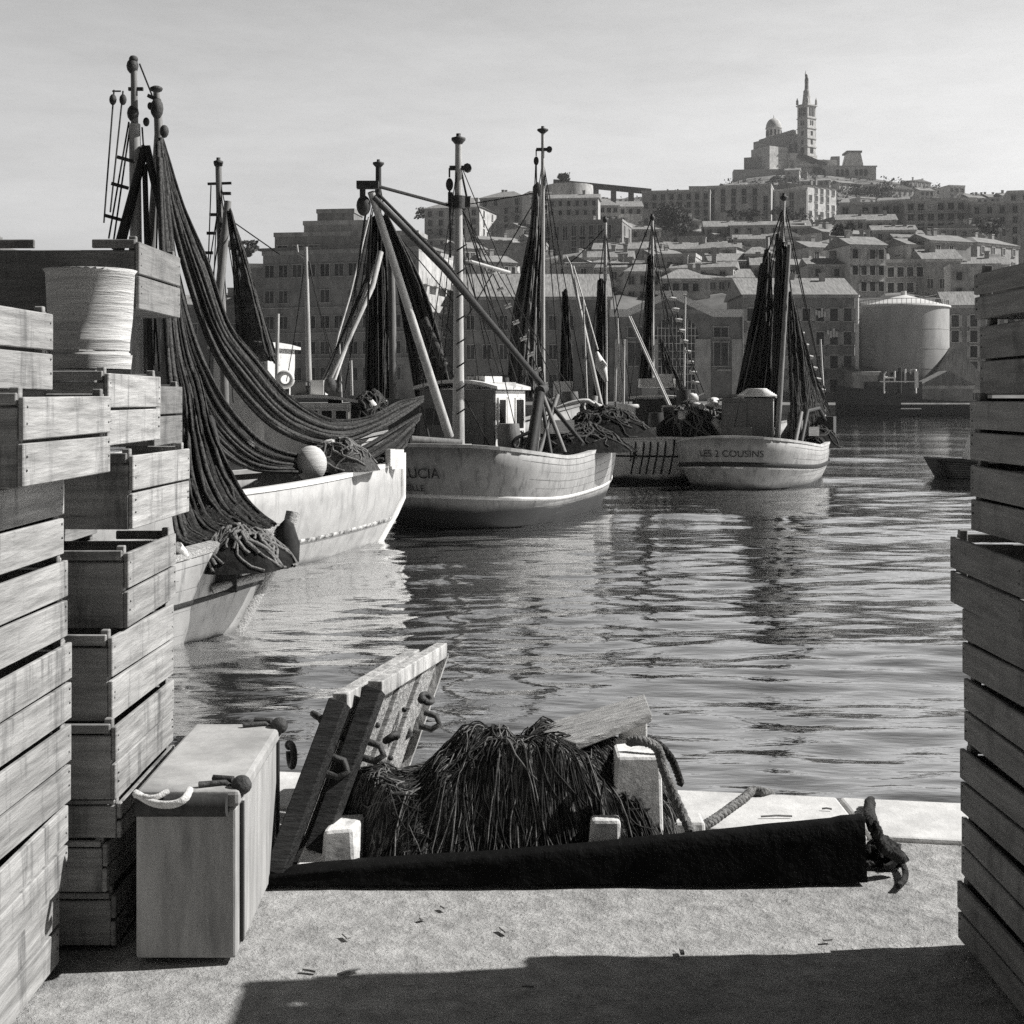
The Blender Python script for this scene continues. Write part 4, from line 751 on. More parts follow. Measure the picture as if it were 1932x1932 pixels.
# ---- right boat
g=Hull('fishing_boat','fishing boat with name LES 2 COUSINS on its dark rounded stern, moored at right',stern=(6.25,39.7),hd=(.33,.944),L=10.5,B=4.1,sh=(1.46,1.12,1.75),ts=.26,ns=2.4,group=GB)
g.shell(band_mat('cousins_hull',.34,.05,.12,.6),pmat('cousins_rail',.3,.55,4),M_darkwood,rails=((.50,.09),),railcol=M_darkwood)
mb=MB(); mb.tube([g.pt(t,g.sheer(t)*.44,sd)+V((0,0,0)) for t,sd in [(t,-1) for t in np.linspace(.3,0.001,20)]+[(t,1) for t in np.linspace(.001,.95,40)]],.05,6); mb.build('rub_rail',M_white,g.root,True)
g.text('LES 2 COUSINS',.27,.93,-.95,1.0,-1)
for fr in (.86,.8): mb=MB(); mb.tube([g.pt(t,g.sheer(t)*fr,1)+V((.01,0,0)) for t in np.linspace(.2,.95,24)],.02,5); mb.build('plank_seam',M_text,g.root,True)
mb=MB(); rows=[[g.pt(t,z,1)+V((.03,0,0)) for t in np.linspace(.24,.32,5)] for z in np.linspace(.35,1.1,6)]; mb.grid(rows); mb.build('hull_patch',MATS['worn_patch'],g.root,True)
C=P(1457,834,41.5); C.z=.9; wg,A=cabin(g,C,1.5,1.4,1.68,(M_cabingrey,M_cabingrey),crown=.05)
mb=MB(); q=[C+g.r*.012+g.h*.03,C+g.r*.012+g.h*1.38,C+g.r*.03+g.h*1.38,C+g.r*.03+g.h*.03]; mb.hexa(q+[p+V((0,0,1.66)) for p in q]); mb.build('lit_side_face',M_cabinwhite,wg,fix=True)  # white sheet over the grey cabin paints its sunlit side
panel(g,A,.05,.1,.7,1.45,g.r,-g.h,M_cabingrey,'door',wg); panel(g,C+g.r*.03,.5,.95,.4,.5,g.h,g.r,M_glass,'window',wg,frame=M_cabinwhite)
for px in(1497-66,1497-56): mb=MB(); q=P(px+5,826,41.4); mb.tube([q,q+V((0,-.05,0))],.05,8); mb.build('porthole',M_glass,wg)
mb=MB(); q=P(1425,744,41.2); q.z=2.66
for k in range(6): mb.tube([q+V((.55*math.cos(t)*(1-.1*k)+.05,.32*math.sin(t),.035*k)) for t in np.linspace(0,2*PI,22)],.035,5)
o=mb.build('rope_coil',M_ropewhite); tag(o,'pale coil of rope lying on the roof of the right-hand boat cabin','rope')
g.mast(1479,372,835,42.5,.10,.05,cap=.12,pxb=1466); g.mast(1448,448,800,44,.09,.06,cap=0)
g.spar([(1489,462,42),(1466,832,41.6)],[.06,.09],M_mastgrey,'derrick_boom'); g.spar([(1470,600,43),(1466,760,43)],.08,M_mast,'spar')
g.ropes([((1489,520,42.2),(1521,774,45)),((1490,600,42.2),(1550,765,46.5)),((1487,560,42.2),(1505,790,44)),((1480,380,42.5),(1560,760,47)),((1490,640,42),(1535,800,44)),((1478,390,42.5),(1440,500,43)),((1482,620,42),(1515,840,42.5))],.022)
for k in range(8): q=P(1486,560,42.2).lerp(P(1560,760,47),.1+.11*k); mb=MB(); mb.tube([q+V((-.1,0,.02)),q+V((.1,0,-.02))],.06,6); mb.build('cork_float',M_cork,g.root)
g.spar([(1510,845,41.5),(1524,775,42.5),(1545,770,44),(1568,815,45)],.06,M_mastdark,'gallows_frame'); g.spar([(1498,848,41),(1512,778,42)],.06,M_mastgrey,'gallows_frame')
mb=MB(); mb.box(P(1545,812,45)+V((0,0,0)),(1.0,.8,.9),Matrix.Rotation(-.33,3,'Z')); mb.build('engine_hatch',M_cabindark,g.root)
# ---- boat between, half hidden
f_=Hull('fishing_boat','white sterned boat lettered JE squeezed between the two larger boats',stern=(3.75,42.6),hd=(.22,.975),L=9,B=3.5,sh=(1.36,1.15,1.6),ts=.12,ns=5,group=GB)
f_.shell(band_mat('je_hull',.72,.03,.2,.3),M_white,M_darkwood,rails=((.62,.05),),railcol=M_text); f_.text('JE',.34,.76,-.34,1.0,-1)
y0=f_.pt(.001,1.2,1).y-.03
for k,u in enumerate((.05,.3,.5,.72,.95,1.2)): mb=MB(); mb.tube([V((u,y0,1.35)),V((u-.03,y0-.05,.9)),V((u-.16,y0+.03,.3))],.03,5); mb.build('hanging_rope',M_ropedark,f_.root,True)
C=P(1278,838,45.0); C.z=.8; wf,A=cabin(f_,C,1.45,1.6,1.75,(M_cabindark,M_cabinwhite),crown=.06)
panel(f_,A,1.0,1.0,.35,.5,f_.r,-f_.h,M_glass,'window',wf,frame=M_cabinwhite)
mb=MB(); mb.span(P(1208,728,45)+V((0,0,-.05)),P(1268,715,46)); mb.span(P(1246,724,45)+V((0,-.3,0)),P(1266,706,45.3)); mb.build('roof_locker',M_cabinwhite,wf)
f_.mast(1230.5,410,712,46,.075,.05,cap=.09); f_.spar([(1186,597,45),(1262,765,44)],[.03,.045],M_mast,'derrick_boom'); f_.spar([(1190,597,45),(1266,765,44)],.02,M_ropewhite,'hoist_rope')
f_.ropes([((1232,420,46),(1318,740,48)),((1232,480,46),(1295,745,47)),((1228,415,46),(1160,590,46)),((1232,500,46),(1330,745,48)),((1145,500,50),(1228,497,46))],.02)
for k in range(9): q=P(1232,430,46).lerp(P(1318,740,48),.42+.065*k); mb=MB(); mb.tube([q+V((-.12,0,.02)),q+V((.12,0,-.02))],.06,6); mb.build('cork_float',M_cork,f_.root)
mb=MB(); q=P(1185,770,42.6); mb.lathe([(.32,0),(.36,.05),(.33,.12)],q,14); mb.lathe([(.25,-1.0),(.22,0)],q,12); mb.build('funnel',M_white,f_.root)
# ---- boat with white cabin beyond the net
hb=Hull('fishing_boat','boat beyond the sagging net with white windowed cabin and thin white mast',stern=(-6.0,29.0),hd=(.33,.94),L=8.5,B=3.0,sh=(1.3,1.0,1.6),ts=.15,group=GB)
hb.shell(band_mat('third_hull',.4,.04,.1,.4),M_white,M_cabingrey)
C=P(662,838,32.0); C.z=.75
hb_r=V((1,.12,0)).normalized(); w_=1.95
class _Q: pass
qq=_Q(); qq.r=hb_r; qq.h=V((-.12,1,0)).normalized(); qq.root=hb.root
wb,A=cabin(qq,C,w_,1.8,1.72,(M_cabinwhite,M_white),crown=.12,over=.16)
for k in range(3): panel(qq,A,w_-.98+.32*k,.95,.23,.6,qq.r,-qq.h,M_glass,'window',wb,frame=M_white)
mb=MB(); mb.span(P(548,745,32.3),P(585,722,33)); mb.build('roof_locker',M_cabingrey,wb); mb=MB(); mb.span(P(586,745,32.2),P(619,718,33)); mb.build('roof_locker',M_white,wb); mb=MB(); mb.span(P(515,748,32.3),P(546,728,33)); mb.build('roof_locker',M_cabingrey,wb)
mb=MB(); mb.tube([P(538,716,32)+V((.16*math.cos(t),0,.16*math.sin(t))) for t in np.linspace(0,2*PI,20)],.06,6); mb.build('life_ring',M_white,wb)
hb.mast(577,466,720,32.6,.07,.045,cap=0,pxb=583); hb.spar([(560,462,32.6),(562,478,32.6),(577,487,32.6)],.03,M_mast,'lamp_bracket',6); hb.spar([(583,492,32.6),(588,520,32.6)],.02,M_mastdark,'halyard',5)
hb.spar([(524,592,33),(522,715,33)],.045,M_mast,'pole',7)
hb.spar([(718,476,34),(703,540,33.6),(624,718,32.6)],[.075,.065,.04],M_mast,'derrick_boom'); hb.spar([(708,500,34),(632,716,32.6)],.035,M_white,'hoist_rope'); hb.spar([(696,410,34.5),(660,560,34),(612,722,32.6)],.025,M_mast,'stay')
hb.ropes([((705,490,34),(606,728,32.6)),((700,520,34),(600,730,32.5))],.03)
mb=MB(); mb.blob(P(622,728,32.4),(.16,.14,.2)); mb.box(P(632,752,32.4),(.3,.2,.3)); mb.build('winch',M_iron,hb.root)
hb.spar([(662,680,36),(664,746,36)],.04,M_mast,'pole',6); hb.spar([(640,690,35),(638,750,35)],.07,M_net2,'spar',6)
# ---- further boats, mostly rig
def rigboat(label,c,hd=(.3,.95),L=9,B=3.2,top=.3,sh=(1.4,1.15,1.8)):
    q=Hull('fishing_boat',label,stern=(c[0]-hd[0]*L/2,c[1]-hd[1]*L/2),hd=hd,L=L,B=B,sh=sh,group=GB); q.shell(band_mat('far_hull_%d'%round(top*100),top,.03,.1,.5),M_white if top>.4 else M_plank,M_darkwood); return q
d=rigboat('boat far left whose lamp-topped mast rises between the nets',(-8.4,35),B=2.6,top=.5)
d.mast(412,306,800,34.5,.11,.075,M_mastgrey,cap=.12,pxb=425); q=P(415,347,34.5); mb=MB(); mb.bar(q+V((-.3,0,0)),q+V((.28,0,.02)),.06,.06); mb.build('crosstree',M_iron,d.root)
d.spar([(430,380,34.3),(408,620,34)],[.09,.12],M_mastgrey,'derrick_boom'); d.ropes([((398,350,34.5),(392,520,34)),((412,390,34.5),(385,560,34)),((420,400,34.5),(390,600,33.8)),((435,415,34.5),(528,480,33))],.016)
for px,py in ((403,405),(398,440),(394,477),(428,365),(412,310)): mb=MB(); mb.box(P(px,py,34.4),(.2,.08,.07)); mb.build('ratline_batten',M_iron,d.root)
C=P(505,770,37); C.z=1; cabin(d,C,1.6,1.6,2.9,(M_cabinwhite,M_white))
c=rigboat('boat behind the raised boom with long black nets on its dark capped mast',(-3.9,43.5),B=3.0,top=.1)
c.mast(714,308,760,42,.12,.085,M_mastdark,cap=.17); c.spar([(738,480,41.8),(742,775,41.8)],[.1,.16],M_mastgrey,'spar'); c.ropes([((716,400,42),(880,600,43)),((718,440,42),(860,640,43))],.018)
mb=MB(); q=P(823,692,34); mb.tube([q+V((.2*math.cos(t),0,.2*math.sin(t))) for t in np.linspace(0,2*PI,22)],.06,7); tag(mb.build('tyre_fender',M_rubber,lu.root),None,None)
lu.spar([(800,600,31),(838,690,31)],[.08,.1],M_net2,'spar')
e=rigboat('boat behind the Lucia with the tallest pale mast and a tall grey net',(.55,45.2),hd=(.2,.98),B=3.0,top=.3)
e.mast(1024,245,770,43,.085,.05,cap=.17,cross=(282,.2)); e.ropes([((1011,300,43),(1009,350,43)),((1026,350,43),(880,600,44)),((1024,300,43),(1012,560,43)),((1005,365,43),(880,386,43.2))],.018)
mb=MB(); mb.span(P(1046,775,44),P(1078,720,45)); mb.build('wheelhouse',M_cabinwhite,e.root)
i_=rigboat('boat with curved canopy beyond the bow of the Lucia and slim pale mast',(2.0,52),hd=(.1,.99),B=2.8,top=.2)
i_.mast(1142,414,772,50,.085,.06,cap=.1); i_.spar([(1065,497,50),(1187,497,50)],.035,M_mast,'yard'); i_.spar([(1076,500,48),(1135,768,47)],[.05,.075],M_mast,'derrick_boom'); i_.spar([(1082,502,48),(1108,590,47.5),(1128,660,47)],.025,M_ropewhite,'hoist_rope')
mb=MB(); mb.tube([P(1126,664,46.8),P(1134,690,46.7),P(1144,720,46.6)],[.05,.2,.06],9); mb.build('cork_buoy',M_white,i_.root); i_.spar([(1162,690,45),(1160,770,45)],.04,M_mast,'pole',6); i_.spar([(1076,498,48),(1068,483,48)],.03,M_mast,'boom_tip',5)
mb=MB(); rows=[]
for k in range(9): u=k/8; x=1052+u*106; rows.append([P(x,772-14*math.sin(u*PI)+ (8 if u>.6 else 0)*u,dd) for dd in(38,40)])
mb.grid(rows,True); o=mb.build('canopy',M_cabindark,i_.root); m_=o.modifiers.new('t','SOLIDIFY'); m_.thickness=.1
mb=MB(); mb.tube([P(1052+u*106,770-14*math.sin(u*PI)+(8 if u>.6 else 0)*u,37.9) for u in np.linspace(0,1,12)],.06,6); mb.build('canopy_rim',M_white,i_.root)
BT=dict(c=c,d=d,e=e,g=g)
# small dark boat at right
s_=Hull('rowing_boat','small dark low boat half hidden behind the right crate stack',stern=(13.75,45.0),hd=(1,.05),L=5.5,B=1.6,sh=(.62,.52,.8),ts=.06,ns=5)
s_.shell(pmat('black_hull',.008,.02,3),M_darkwood,M_darkwood,dk=.3,rails=())
mb=MB(); mb.blob(P(1774,873,44.9),(.25,.3,.14)); mb.build('stern_fender',M_rubber,s_.root); mb=MB(); q=P(1826,866,44.4); mb.hexa([q+V(v) for v in((-.1,-.3,0),(.1,-.3,0),(.1,.3,0),(-.1,.3,0),(.12,-.3,.75),(.2,-.3,.75),(.2,.3,.75),(.12,.3,.75))]); mb.build('white_slant',M_white,s_.root)  # slanted white slab for an unclear white shape in the boat
# ================================================================ HANGING NETS
def net(label,curves,name='fishing_net',n=60,nv=64,folds=7,amp=.12,mat=M_net,strands=26,sr=.03,smat=M_net2,seed=1,cat='net',group='nets hung up to dry',loc=None,sh=0):
    """loft a hanging cloth through edge curves given as [(px,py,depth)...]"""
    rg=random.Random(seed); cs=[spline([P(*p) for p in c],n) for c in curves]; rows=[]
    for j in range(nv):
        v=j/(nv-1)*(len(cs)-1); k=min(int(v),len(cs)-2); t=v-k; t=t*t*(3-2*t) if len(cs)>2 else t; ph=folds*2*PI*j/(nv-1)
        row=[]
        for i in range(n):
            u=i/(n-1); p=cs[k][i].lerp(cs[k+1][i],t); q=p*0.2; o=math.sin(ph+3.2*mnoise.noise((q.x*2,q.z*2+u*2,seed)))+.5*math.sin(2.3*ph+3*u+seed+2*mnoise.noise((u*5,j*.1,seed)))+.45*mnoise.noise((j*.55,u*7,seed*2.0))+.3*mnoise.noise((j*.9,u*22,seed*3.0))
            row.append(p+V((.02*o,-amp*o*(.35+.65*math.sin(PI*min(1,u*1.3+.1))),.05*amp*o)))
        rows.append(row)
    mb=MB(); mb.grid(rows); root=mb.build(name,mat); tag(root,label,cat,group); 
    so=root.modifiers.new('t','SOLIDIFY'); so.thickness=.02
    mb=MB()
    for s in range(int(strands*2.2)):
        j=rg.uniform(0,nv-1.01); a=int(j); f=j-a; dj=rg.uniform(-.14,.14); st=[]
        for i in range(n):
            jj=max(0,min(nv-1.01,j+dj*i+1.2*math.sin(i*.17+s)+.5*math.sin(i*.5+2*s))); a=int(jj); f=jj-a; st.append(rows[a][i].lerp(rows[a+1][i],f)+V((0,-.015,0)))
        i0=rg.randint(0,12) if rg.random()<.5 else 0; i1=n-(rg.randint(0,20) if rg.random()<.5 else 0); st=st[i0:i1]; mb.tube(st,[sr*rg.choice([.3,.4,.5,.9])*rg.uniform(.8,1.1)]*len(st),5)
    mb.build('strand',smat,root); root.children[0]['kind']='stuff'
    return root
# big sagging net from the near mast to the boom of the Lucia
big=net('great dark net sagging from the near left mast across to the boom of the Lucia',[
 [(306,262,21.2),(318,300,21.2),(347,390,21.3),(394,498,21.6),(432,609,22),(481,672,22.5),(543,745,23.3),(605,785,24.2),(650,793,25),(700,785,25.8),(750,760,26.5),(797,748,27.2)],
 [(304,262,21.1),(314,310,21),(335,400,21),(375,520,21.2),(415,630,21.5),(468,705,22),(530,775,22.8),(600,812,23.8),(660,818,24.8),(712,800,25.6),(755,775,26.4),(797,753,27.1)],
 [(302,264,21),(310,320,20.9),(325,420,20.9),(357,540,21),(398,655,21.3),(450,740,21.8),(515,805,22.6),(590,838,23.6),(650,836,24.6),(705,815,25.4),(752,790,26.2),(796,757,27)]],folds=5,amp=.10,strands=34,sr=.035,seed=3)
net('lower loop of dark net drooping under the great sagging net above the white hull',[
 [(300,268,20.9),(306,340,20.8),(320,440,20.7),(345,560,20.8),(380,670,21),(430,765,21.6),(500,835,22.3),(590,862,23.4),(670,850,24.4),(740,812,25.3),(793,781,26)],
 [(298,270,20.8),(302,350,20.6),(312,450,20.5),(335,580,20.6),(365,700,20.9),(410,800,21.4),(485,868,22.1),(580,882,23.2),(665,878,24.2),(735,840,25),(790,790,25.8)],
 [(296,272,20.7),(300,360,20.5),(308,460,20.4),(330,600,20.5),(352,720,20.8),(395,830,21.2),(470,885,22),(580,893,23),(660,900,24),(725,885,24.7),(765,840,25.4)]],folds=6,amp=.12,strands=30,sr=.03,seed=5,mat=M_sheer)
net('dark net falling behind the left crates onto the bow of the weathered boat',[
 [(308,300,20.6),(345,600,19),(380,720,17.8),(398,800,17.3),(425,869,17),(457,931,16.6),(492,970,16.2),(520,990,15.9)],
 [(304,300,20.4),(335,620,18.6),(362,745,17.3),(375,820,17),(392,890,16.6),(420,950,16.2),(455,985,15.8),(490,1005,15.6)],
 [(302,300,20.3),(325,620,18.4),(345,745,17.2),(350,830,16.9),(358,920,16.3),(380,985,15.8),(415,1010,15.4),(450,1020,15.2)],
 [(300,300,20.2),(312,620,18.2),(320,745,17),(322,840,16.6),(326,940,16),(335,1010,15.3),(365,1030,15),(400,1035,14.9)]],folds=9,amp=.09,strands=34,sr=.03,seed=8)
net('black drying net bundle hanging left of the grey spar under the boom head',[
 [(700,410,41.5),(692,520,41.3),(690,640,41.2),(690,765,41)],[(712,405,41.4),(712,520,41.2),(712,640,41),(714,775,41)],[(722,410,41.5),(730,520,41.4),(732,640,41.3),(733,770,41.2)]],folds=4,amp=.2,mat=M_netblack,strands=10,sr=.04,seed=9)
net('dark net curtain sweeping down right of the grey spar below the raised boom',[
 [(722,410,40),(745,520,39.6),(765,640,39),(785,760,38.5)],[(726,405,40),(765,520,39.4),(800,640,38.6),(822,765,38)],[(730,405,39.8),(785,510,39),(820,610,38.4),(845,720,37.8)]],folds=4,amp=.22,strands=16,sr=.04,seed=10)
net('tall grey net gathered along the tallest pale mast behind the Lucia',[
 [(1008,350,42.8),(1000,430,42.6),(985,510,42.4),(968,590,42.2),(955,740,42)],[(1014,345,42.6),(1010,450,42.4),(1000,560,42.2),(992,660,42),(985,750,41.8)],[(1020,350,42.8),(1021,450,42.7),(1019,560,42.6),(1022,660,42.5),(1030,750,42.4)]],folds=6,amp=.2,mat=pmat('net_grey',.05,.13,9,(1,1,1),.9,.5,8,.1),strands=22,sr=.04,smat=pmat('net_grey_strand',.1,.2,9),seed=11)
net('narrow dark net hanging on the thin boom left of the slim pale mast',[[(1062,552,47),(1058,640,47),(1056,755,47)],[(1066,546,47),(1068,640,46.9),(1070,755,46.8)],[(1070,552,47),(1078,650,47),(1080,755,47)]],folds=3,amp=.2,mat=M_netblack,strands=8,sr=.04,seed=12)
net('dark furled net along the slim pale mast',[[(1128,530,49.8),(1124,640,49.8),(1118,765,49.8)],[(1134,525,49.6),(1133,640,49.6),(1132,765,49.6)],[(1139,530,49.8),(1139,640,49.8),(1139,765,49.8)]],folds=3,amp=.15,mat=M_netblack,strands=6,sr=.04,seed=13)
net('dark furled net along the mast of the white sterned boat',[[(1224,484,45.8),(1216,600,45.6),(1206,715,45.4)],[(1228,480,45.6),(1225,600,45.5),(1222,715,45.4)],[(1230,484,45.8),(1230,600,45.8),(1230,715,45.8)]],folds=3,amp=.15,mat=M_netblack,strands=6,sr=.04,seed=14)
net('dark thin net spreading to the right foot of the white sterned boat mast',[[(1246,640,46),(1252,690,45.5),(1262,735,45)],[(1248,640,46),(1270,690,45.6),(1300,742,45.2)]],folds=3,amp=.1,mat=M_sheer,strands=8,sr=.025,seed=15)
net('broad black net hanging left of the right-hand boat mast',[[(1438,500,43.5),(1424,580,43.3),(1408,660,43),(1390,748,42.8)],[(1446,470,43.3),(1440,580,43),(1430,670,42.8),(1420,750,42.6)],[(1452,480,43.5),(1452,580,43.3),(1450,670,43.2),(1456,752,43)]],folds=5,amp=.2,mat=M_netblack,strands=14,sr=.04,seed=16)
net('black net folded tight along the right-hand boat boom',[[(1466,440,42.4),(1464,560,42.2),(1458,680,42),(1452,790,41.9)],[(1484,470,42.2),(1482,580,42),(1474,700,41.8),(1466,810,41.7)]],folds=4,amp=.15,mat=M_netblack,strands=10,sr=.04,seed=17)
net('dark ropes and net spreading right of the right-hand boat mast to its bow',[[(1488,560,42.4),(1490,650,42.3),(1492,740,42.2),(1492,830,42)],[(1490,550,42.4),(1508,640,42.8),(1524,730,43.2),(1530,800,43.4)],[(1491,560,42.6),(1520,660,44),(1545,730,45.5),(1566,775,46.6)]],folds=5,amp=.2,mat=M_sheer,strands=24,sr=.035,seed=18)
net('dark net rigged beside the far left mast falling to the right',[[(428,400,34),(438,480,33.8),(442,560,33.6),(448,690,33.4)],[(434,395,34),(456,480,33.8),(480,570,33.4),(510,680,33)],[(436,400,34),(466,490,33.8),(492,580,33.6),(526,690,33.2)]],folds=3,amp=.12,mat=M_sheer,strands=14,sr=.04,seed=19)
# piles on the decks
def heap(label,c,rx,ry,rz,mat,smat,name='net_heap',n=120,seed=1,sr=.02,cat='net',group=None,rise=1.0):
    rg=random.Random(seed); c=V(c); mb=MB(); rows=[]
    def hp(u,v): # u radius 0..1, v angle
        k=1+.25*mnoise.noise((math.cos(v)*1.3,math.sin(v)*1.3,seed*3.1)); b=.25*mnoise.noise((u*math.cos(v)*3,u*math.sin(v)*3,seed))+.12*mnoise.noise((u*math.cos(v)*8,u*math.sin(v)*8,seed+9))
        return c+V((u*rx*k*math.cos(v),u*ry*k*math.sin(v),rz*(max(0,1-u**2.2)+b*(1-u*u))))
    for i in range(13): rows.append([hp(i/12,2*PI*j/36) for j in range(36)])
    mb.grid(rows,closed=True); root=mb.build(name,mat); tag(root,label,cat,group); mb=MB()
    for s in range(n):
        v=rg.uniform(0,2*PI); u=rg.uniform(0,.5); dv=rg.uniform(-1.3,1.3); L=rg.uniform(.3,.7); pts=[]
        for i in range(9): f=i/8; pts.append(hp(min(1,u+L*f),v+dv*f+.15*math.sin(f*7+s))+V((0,0,sr*.5+rg.uniform(0,.5)*sr)))
        mb.tube(pts,sr*rg.uniform(.5,1.2),4,False)
    k=mb.build('strand',smat,root); k['kind']='stuff'; return root
heap('dark coiled rope and net heap on the bow of the weathered boat',P(455,1050,15.2)-V((0,0,.12)),.55,.6,.42,M_netblack,M_rope,n=70,seed=21,sr=.024)
mb=MB(); q=P(541,1026,15.9); mb.lathe([(.02,-.28),(.14,-.2),(.15,0),(.08,.22),(.02,.28)],q,10); tag(mb.build('fender',M_rubber),'black fender hanging off the bow of the weathered boat','fender')
for (px,py,d,rx,rz,lb,dk) in ((1090,838,31.8,1.3,.45,'dark net heap in the foredeck of the Lucia',1),(1140,810,33.5,1.2,.5,'second dark heap of net at the bow of the Lucia',2),(1300,812,43.4,1.0,.8,'tangled dark net and gear heap on the white sterned boat',3),(1345,815,44,1.1,.7,'net heap with pale rags beside the right-hand cabin',4),(1540,830,44.5,.9,.5,'dark gear heap in the bow of the right-hand boat',5),(700,782,36,.8,.55,'dark gear heap beyond the sagging net end',6)): heap(lb,P(px,py+14,d),rx,.9,rz*1.3,M_netblack,M_net2 if dk not in(3,4) else M_rope,n=60,seed=30+dk,sr=.03)
rg=random.Random(3)
for i,(px,py,d) in enumerate(((1318,770,43.2),(1308,752,43.6),(1352,800,43),(1362,812,43),(1296,815,42.8),(1290,785,43),(1345,760,44),(703,768,35.5),(1085,778,38.5),(1112,790,38))):
    mb=MB(); q=P(px,py,d); mb.blob(q,(.2,.16,.16),8,5,jit=.35); mb.bar(q+V((-.3,0,-.1)),q+V((.35,0,.16)),.12,.03); tag(mb.build('white_rag',M_white),'small white rag or crate piece in the clutter on the boat decks','rag','white scraps in the deck clutter')
for (px,py,d,r,lb) in ((587,905-30,23.0,.26,'large pale round buoy behind the netting on the white boat'),(625,885-22,23.6,.27,'pale sack-like buoy under the net near the white bow')):
    mb=MB(); mb.blob(P(px,py,d),(r,r,r*1.15),14,10); tag(mb.build('buoy',M_hay),lb,'buoy')
heap('lump of pale mottled netting on the deck of the white boat',P(640,888,23.5),.7,.5,.5,M_net2,M_rope,n=40,seed=44)
mb=MB(); q=P(640,890,23.8); mb.add([q+V((-.35,0,0)),q+V((.3,0,0)),q+V((.05,0,.55)),q+V((-.1,0,.55)),q+V((-.35,.2,0)),q+V((.3,.2,0)),q+V((.05,.2,.55)),q+V((-.1,.2,.55))],[(0,1,2,3),(5,4,7,6),(1,5,6,2),(4,0,3,7),(3,2,6,7)]); tag(mb.build('deck_vent',M_cabingrey),'grey wedge shaped deck vent under the sagging net','vent')
# ---- more running rigging and deck gear
rg=random.Random(21); c,d,e,g=BT['c'],BT['d'],BT['e'],BT['g']
def rig(hu,top,feet,r=.014):
    for f in feet: mb=MB(); mb.tube(sag(P(*top),P(*f),rg.uniform(0,.25),9),r,4); mb.build('stay',M_ropedark,hu.root)
rig(lu,(865,300,29.8),[(812,840,28.9),(780,835,28.6),(985,860,30.2),(1100,842,33)]); rig(lu,(866,385,29.8),[(905,735,31),(935,735,31),(1150,838,33.4),(830,745,30.6)])
rig(e,(1024,300,43),[(1085,775,44),(1060,770,42.5),(960,770,44),(1110,765,46)],.02); rig(i_,(1142,430,50),[(1100,770,49),(1180,770,49),(1195,765,50),(1070,500,50)],.022)
rig(f_,(1230,420,46),[(1200,760,44.5),(1275,760,44.5),(1300,790,45),(1180,800,44)],.018); rig(g,(1478,390,42.5),[(1405,760,42),(1575,815,46),(1380,830,41),(1500,840,41.5),(1440,745,41.5)],.018)
rig(c,(714,330,42),[(650,740,42),(690,770,41),(790,770,42),(640,700,43)],.02); rig(hb,(577,475,32.6),[(540,720,32.5),(640,745,33),(655,750,33.5)],.012); rig(d,(412,330,34.5),[(470,700,34),(520,770,34),(395,700,34),(440,760,33.6)],.016)
for hu,x0,y0,x1,y1,dd in ((e,1100,560,1108,770,47),(e,1178,640,1176,770,48),(f_,1293,560,1290,760,48),(g,1548,640,1556,790,48),(c,640,640,644,760,44),(f_,1165,600,1170,760,48)): hu.spar([(x0,y0,dd),(x1,y1,dd)],[.03,.045],M_mast,'pole',6)
def gear(px,py,dd,kind,k):
    q=P(px,py,dd)
    if kind=='box':
        mb=MB(); w_,l_,h_=rg.uniform(.4,.7),rg.uniform(.35,.5),rg.uniform(.2,.3); m_=Matrix.Rotation(rg.uniform(-.5,.5),3,'Z')
        mb.box(q+V((0,0,.02)),(w_,l_,.02),m_)
        for s_ in(-1,1): mb.box(q+m_@V((0,s_*l_/2,h_/2)),(w_,.025,h_),m_); mb.box(q+m_@V((s_*w_/2,0,h_/2)),(.025,l_-.03,h_),m_)
        tag(mb.build('fish_box',[M_crate,M_crate2,M_cabinwhite][k%3]),'small open fish box among the deck gear of the moored boats','crate','fish boxes on the boat decks')
    else:
        mb=MB(); mb.lathe([(.2,0),(.24,.15),(.25,.35),(.22,.6)],q,14); tag(mb.build('barrel',[M_cabindark,M_cabingrey,M_mastgrey][k%3]),'small barrel among the deck gear of the moored boats','barrel','barrels on the boat decks')
for k,(px,py,dd,kd) in enumerate(((1000,850,30.6,'box'),(1052,818,31.4,'box'),(1215,822,43.2,'box'),(1238,815,43.4,'barrel'),(1262,808,44,'box'),(1330,790,44,'box'),(1290,772,44.5,'barrel'),(1400,826,40.9,'box'),(1500,815,43,'barrel'),(1528,822,43.6,'box'),(1552,806,45,'box'),(960,852,30.1,'barrel'),(740,770,37,'box'),(1075,780,38.5,'barrel'))): gear(px,py,dd,kd,k)
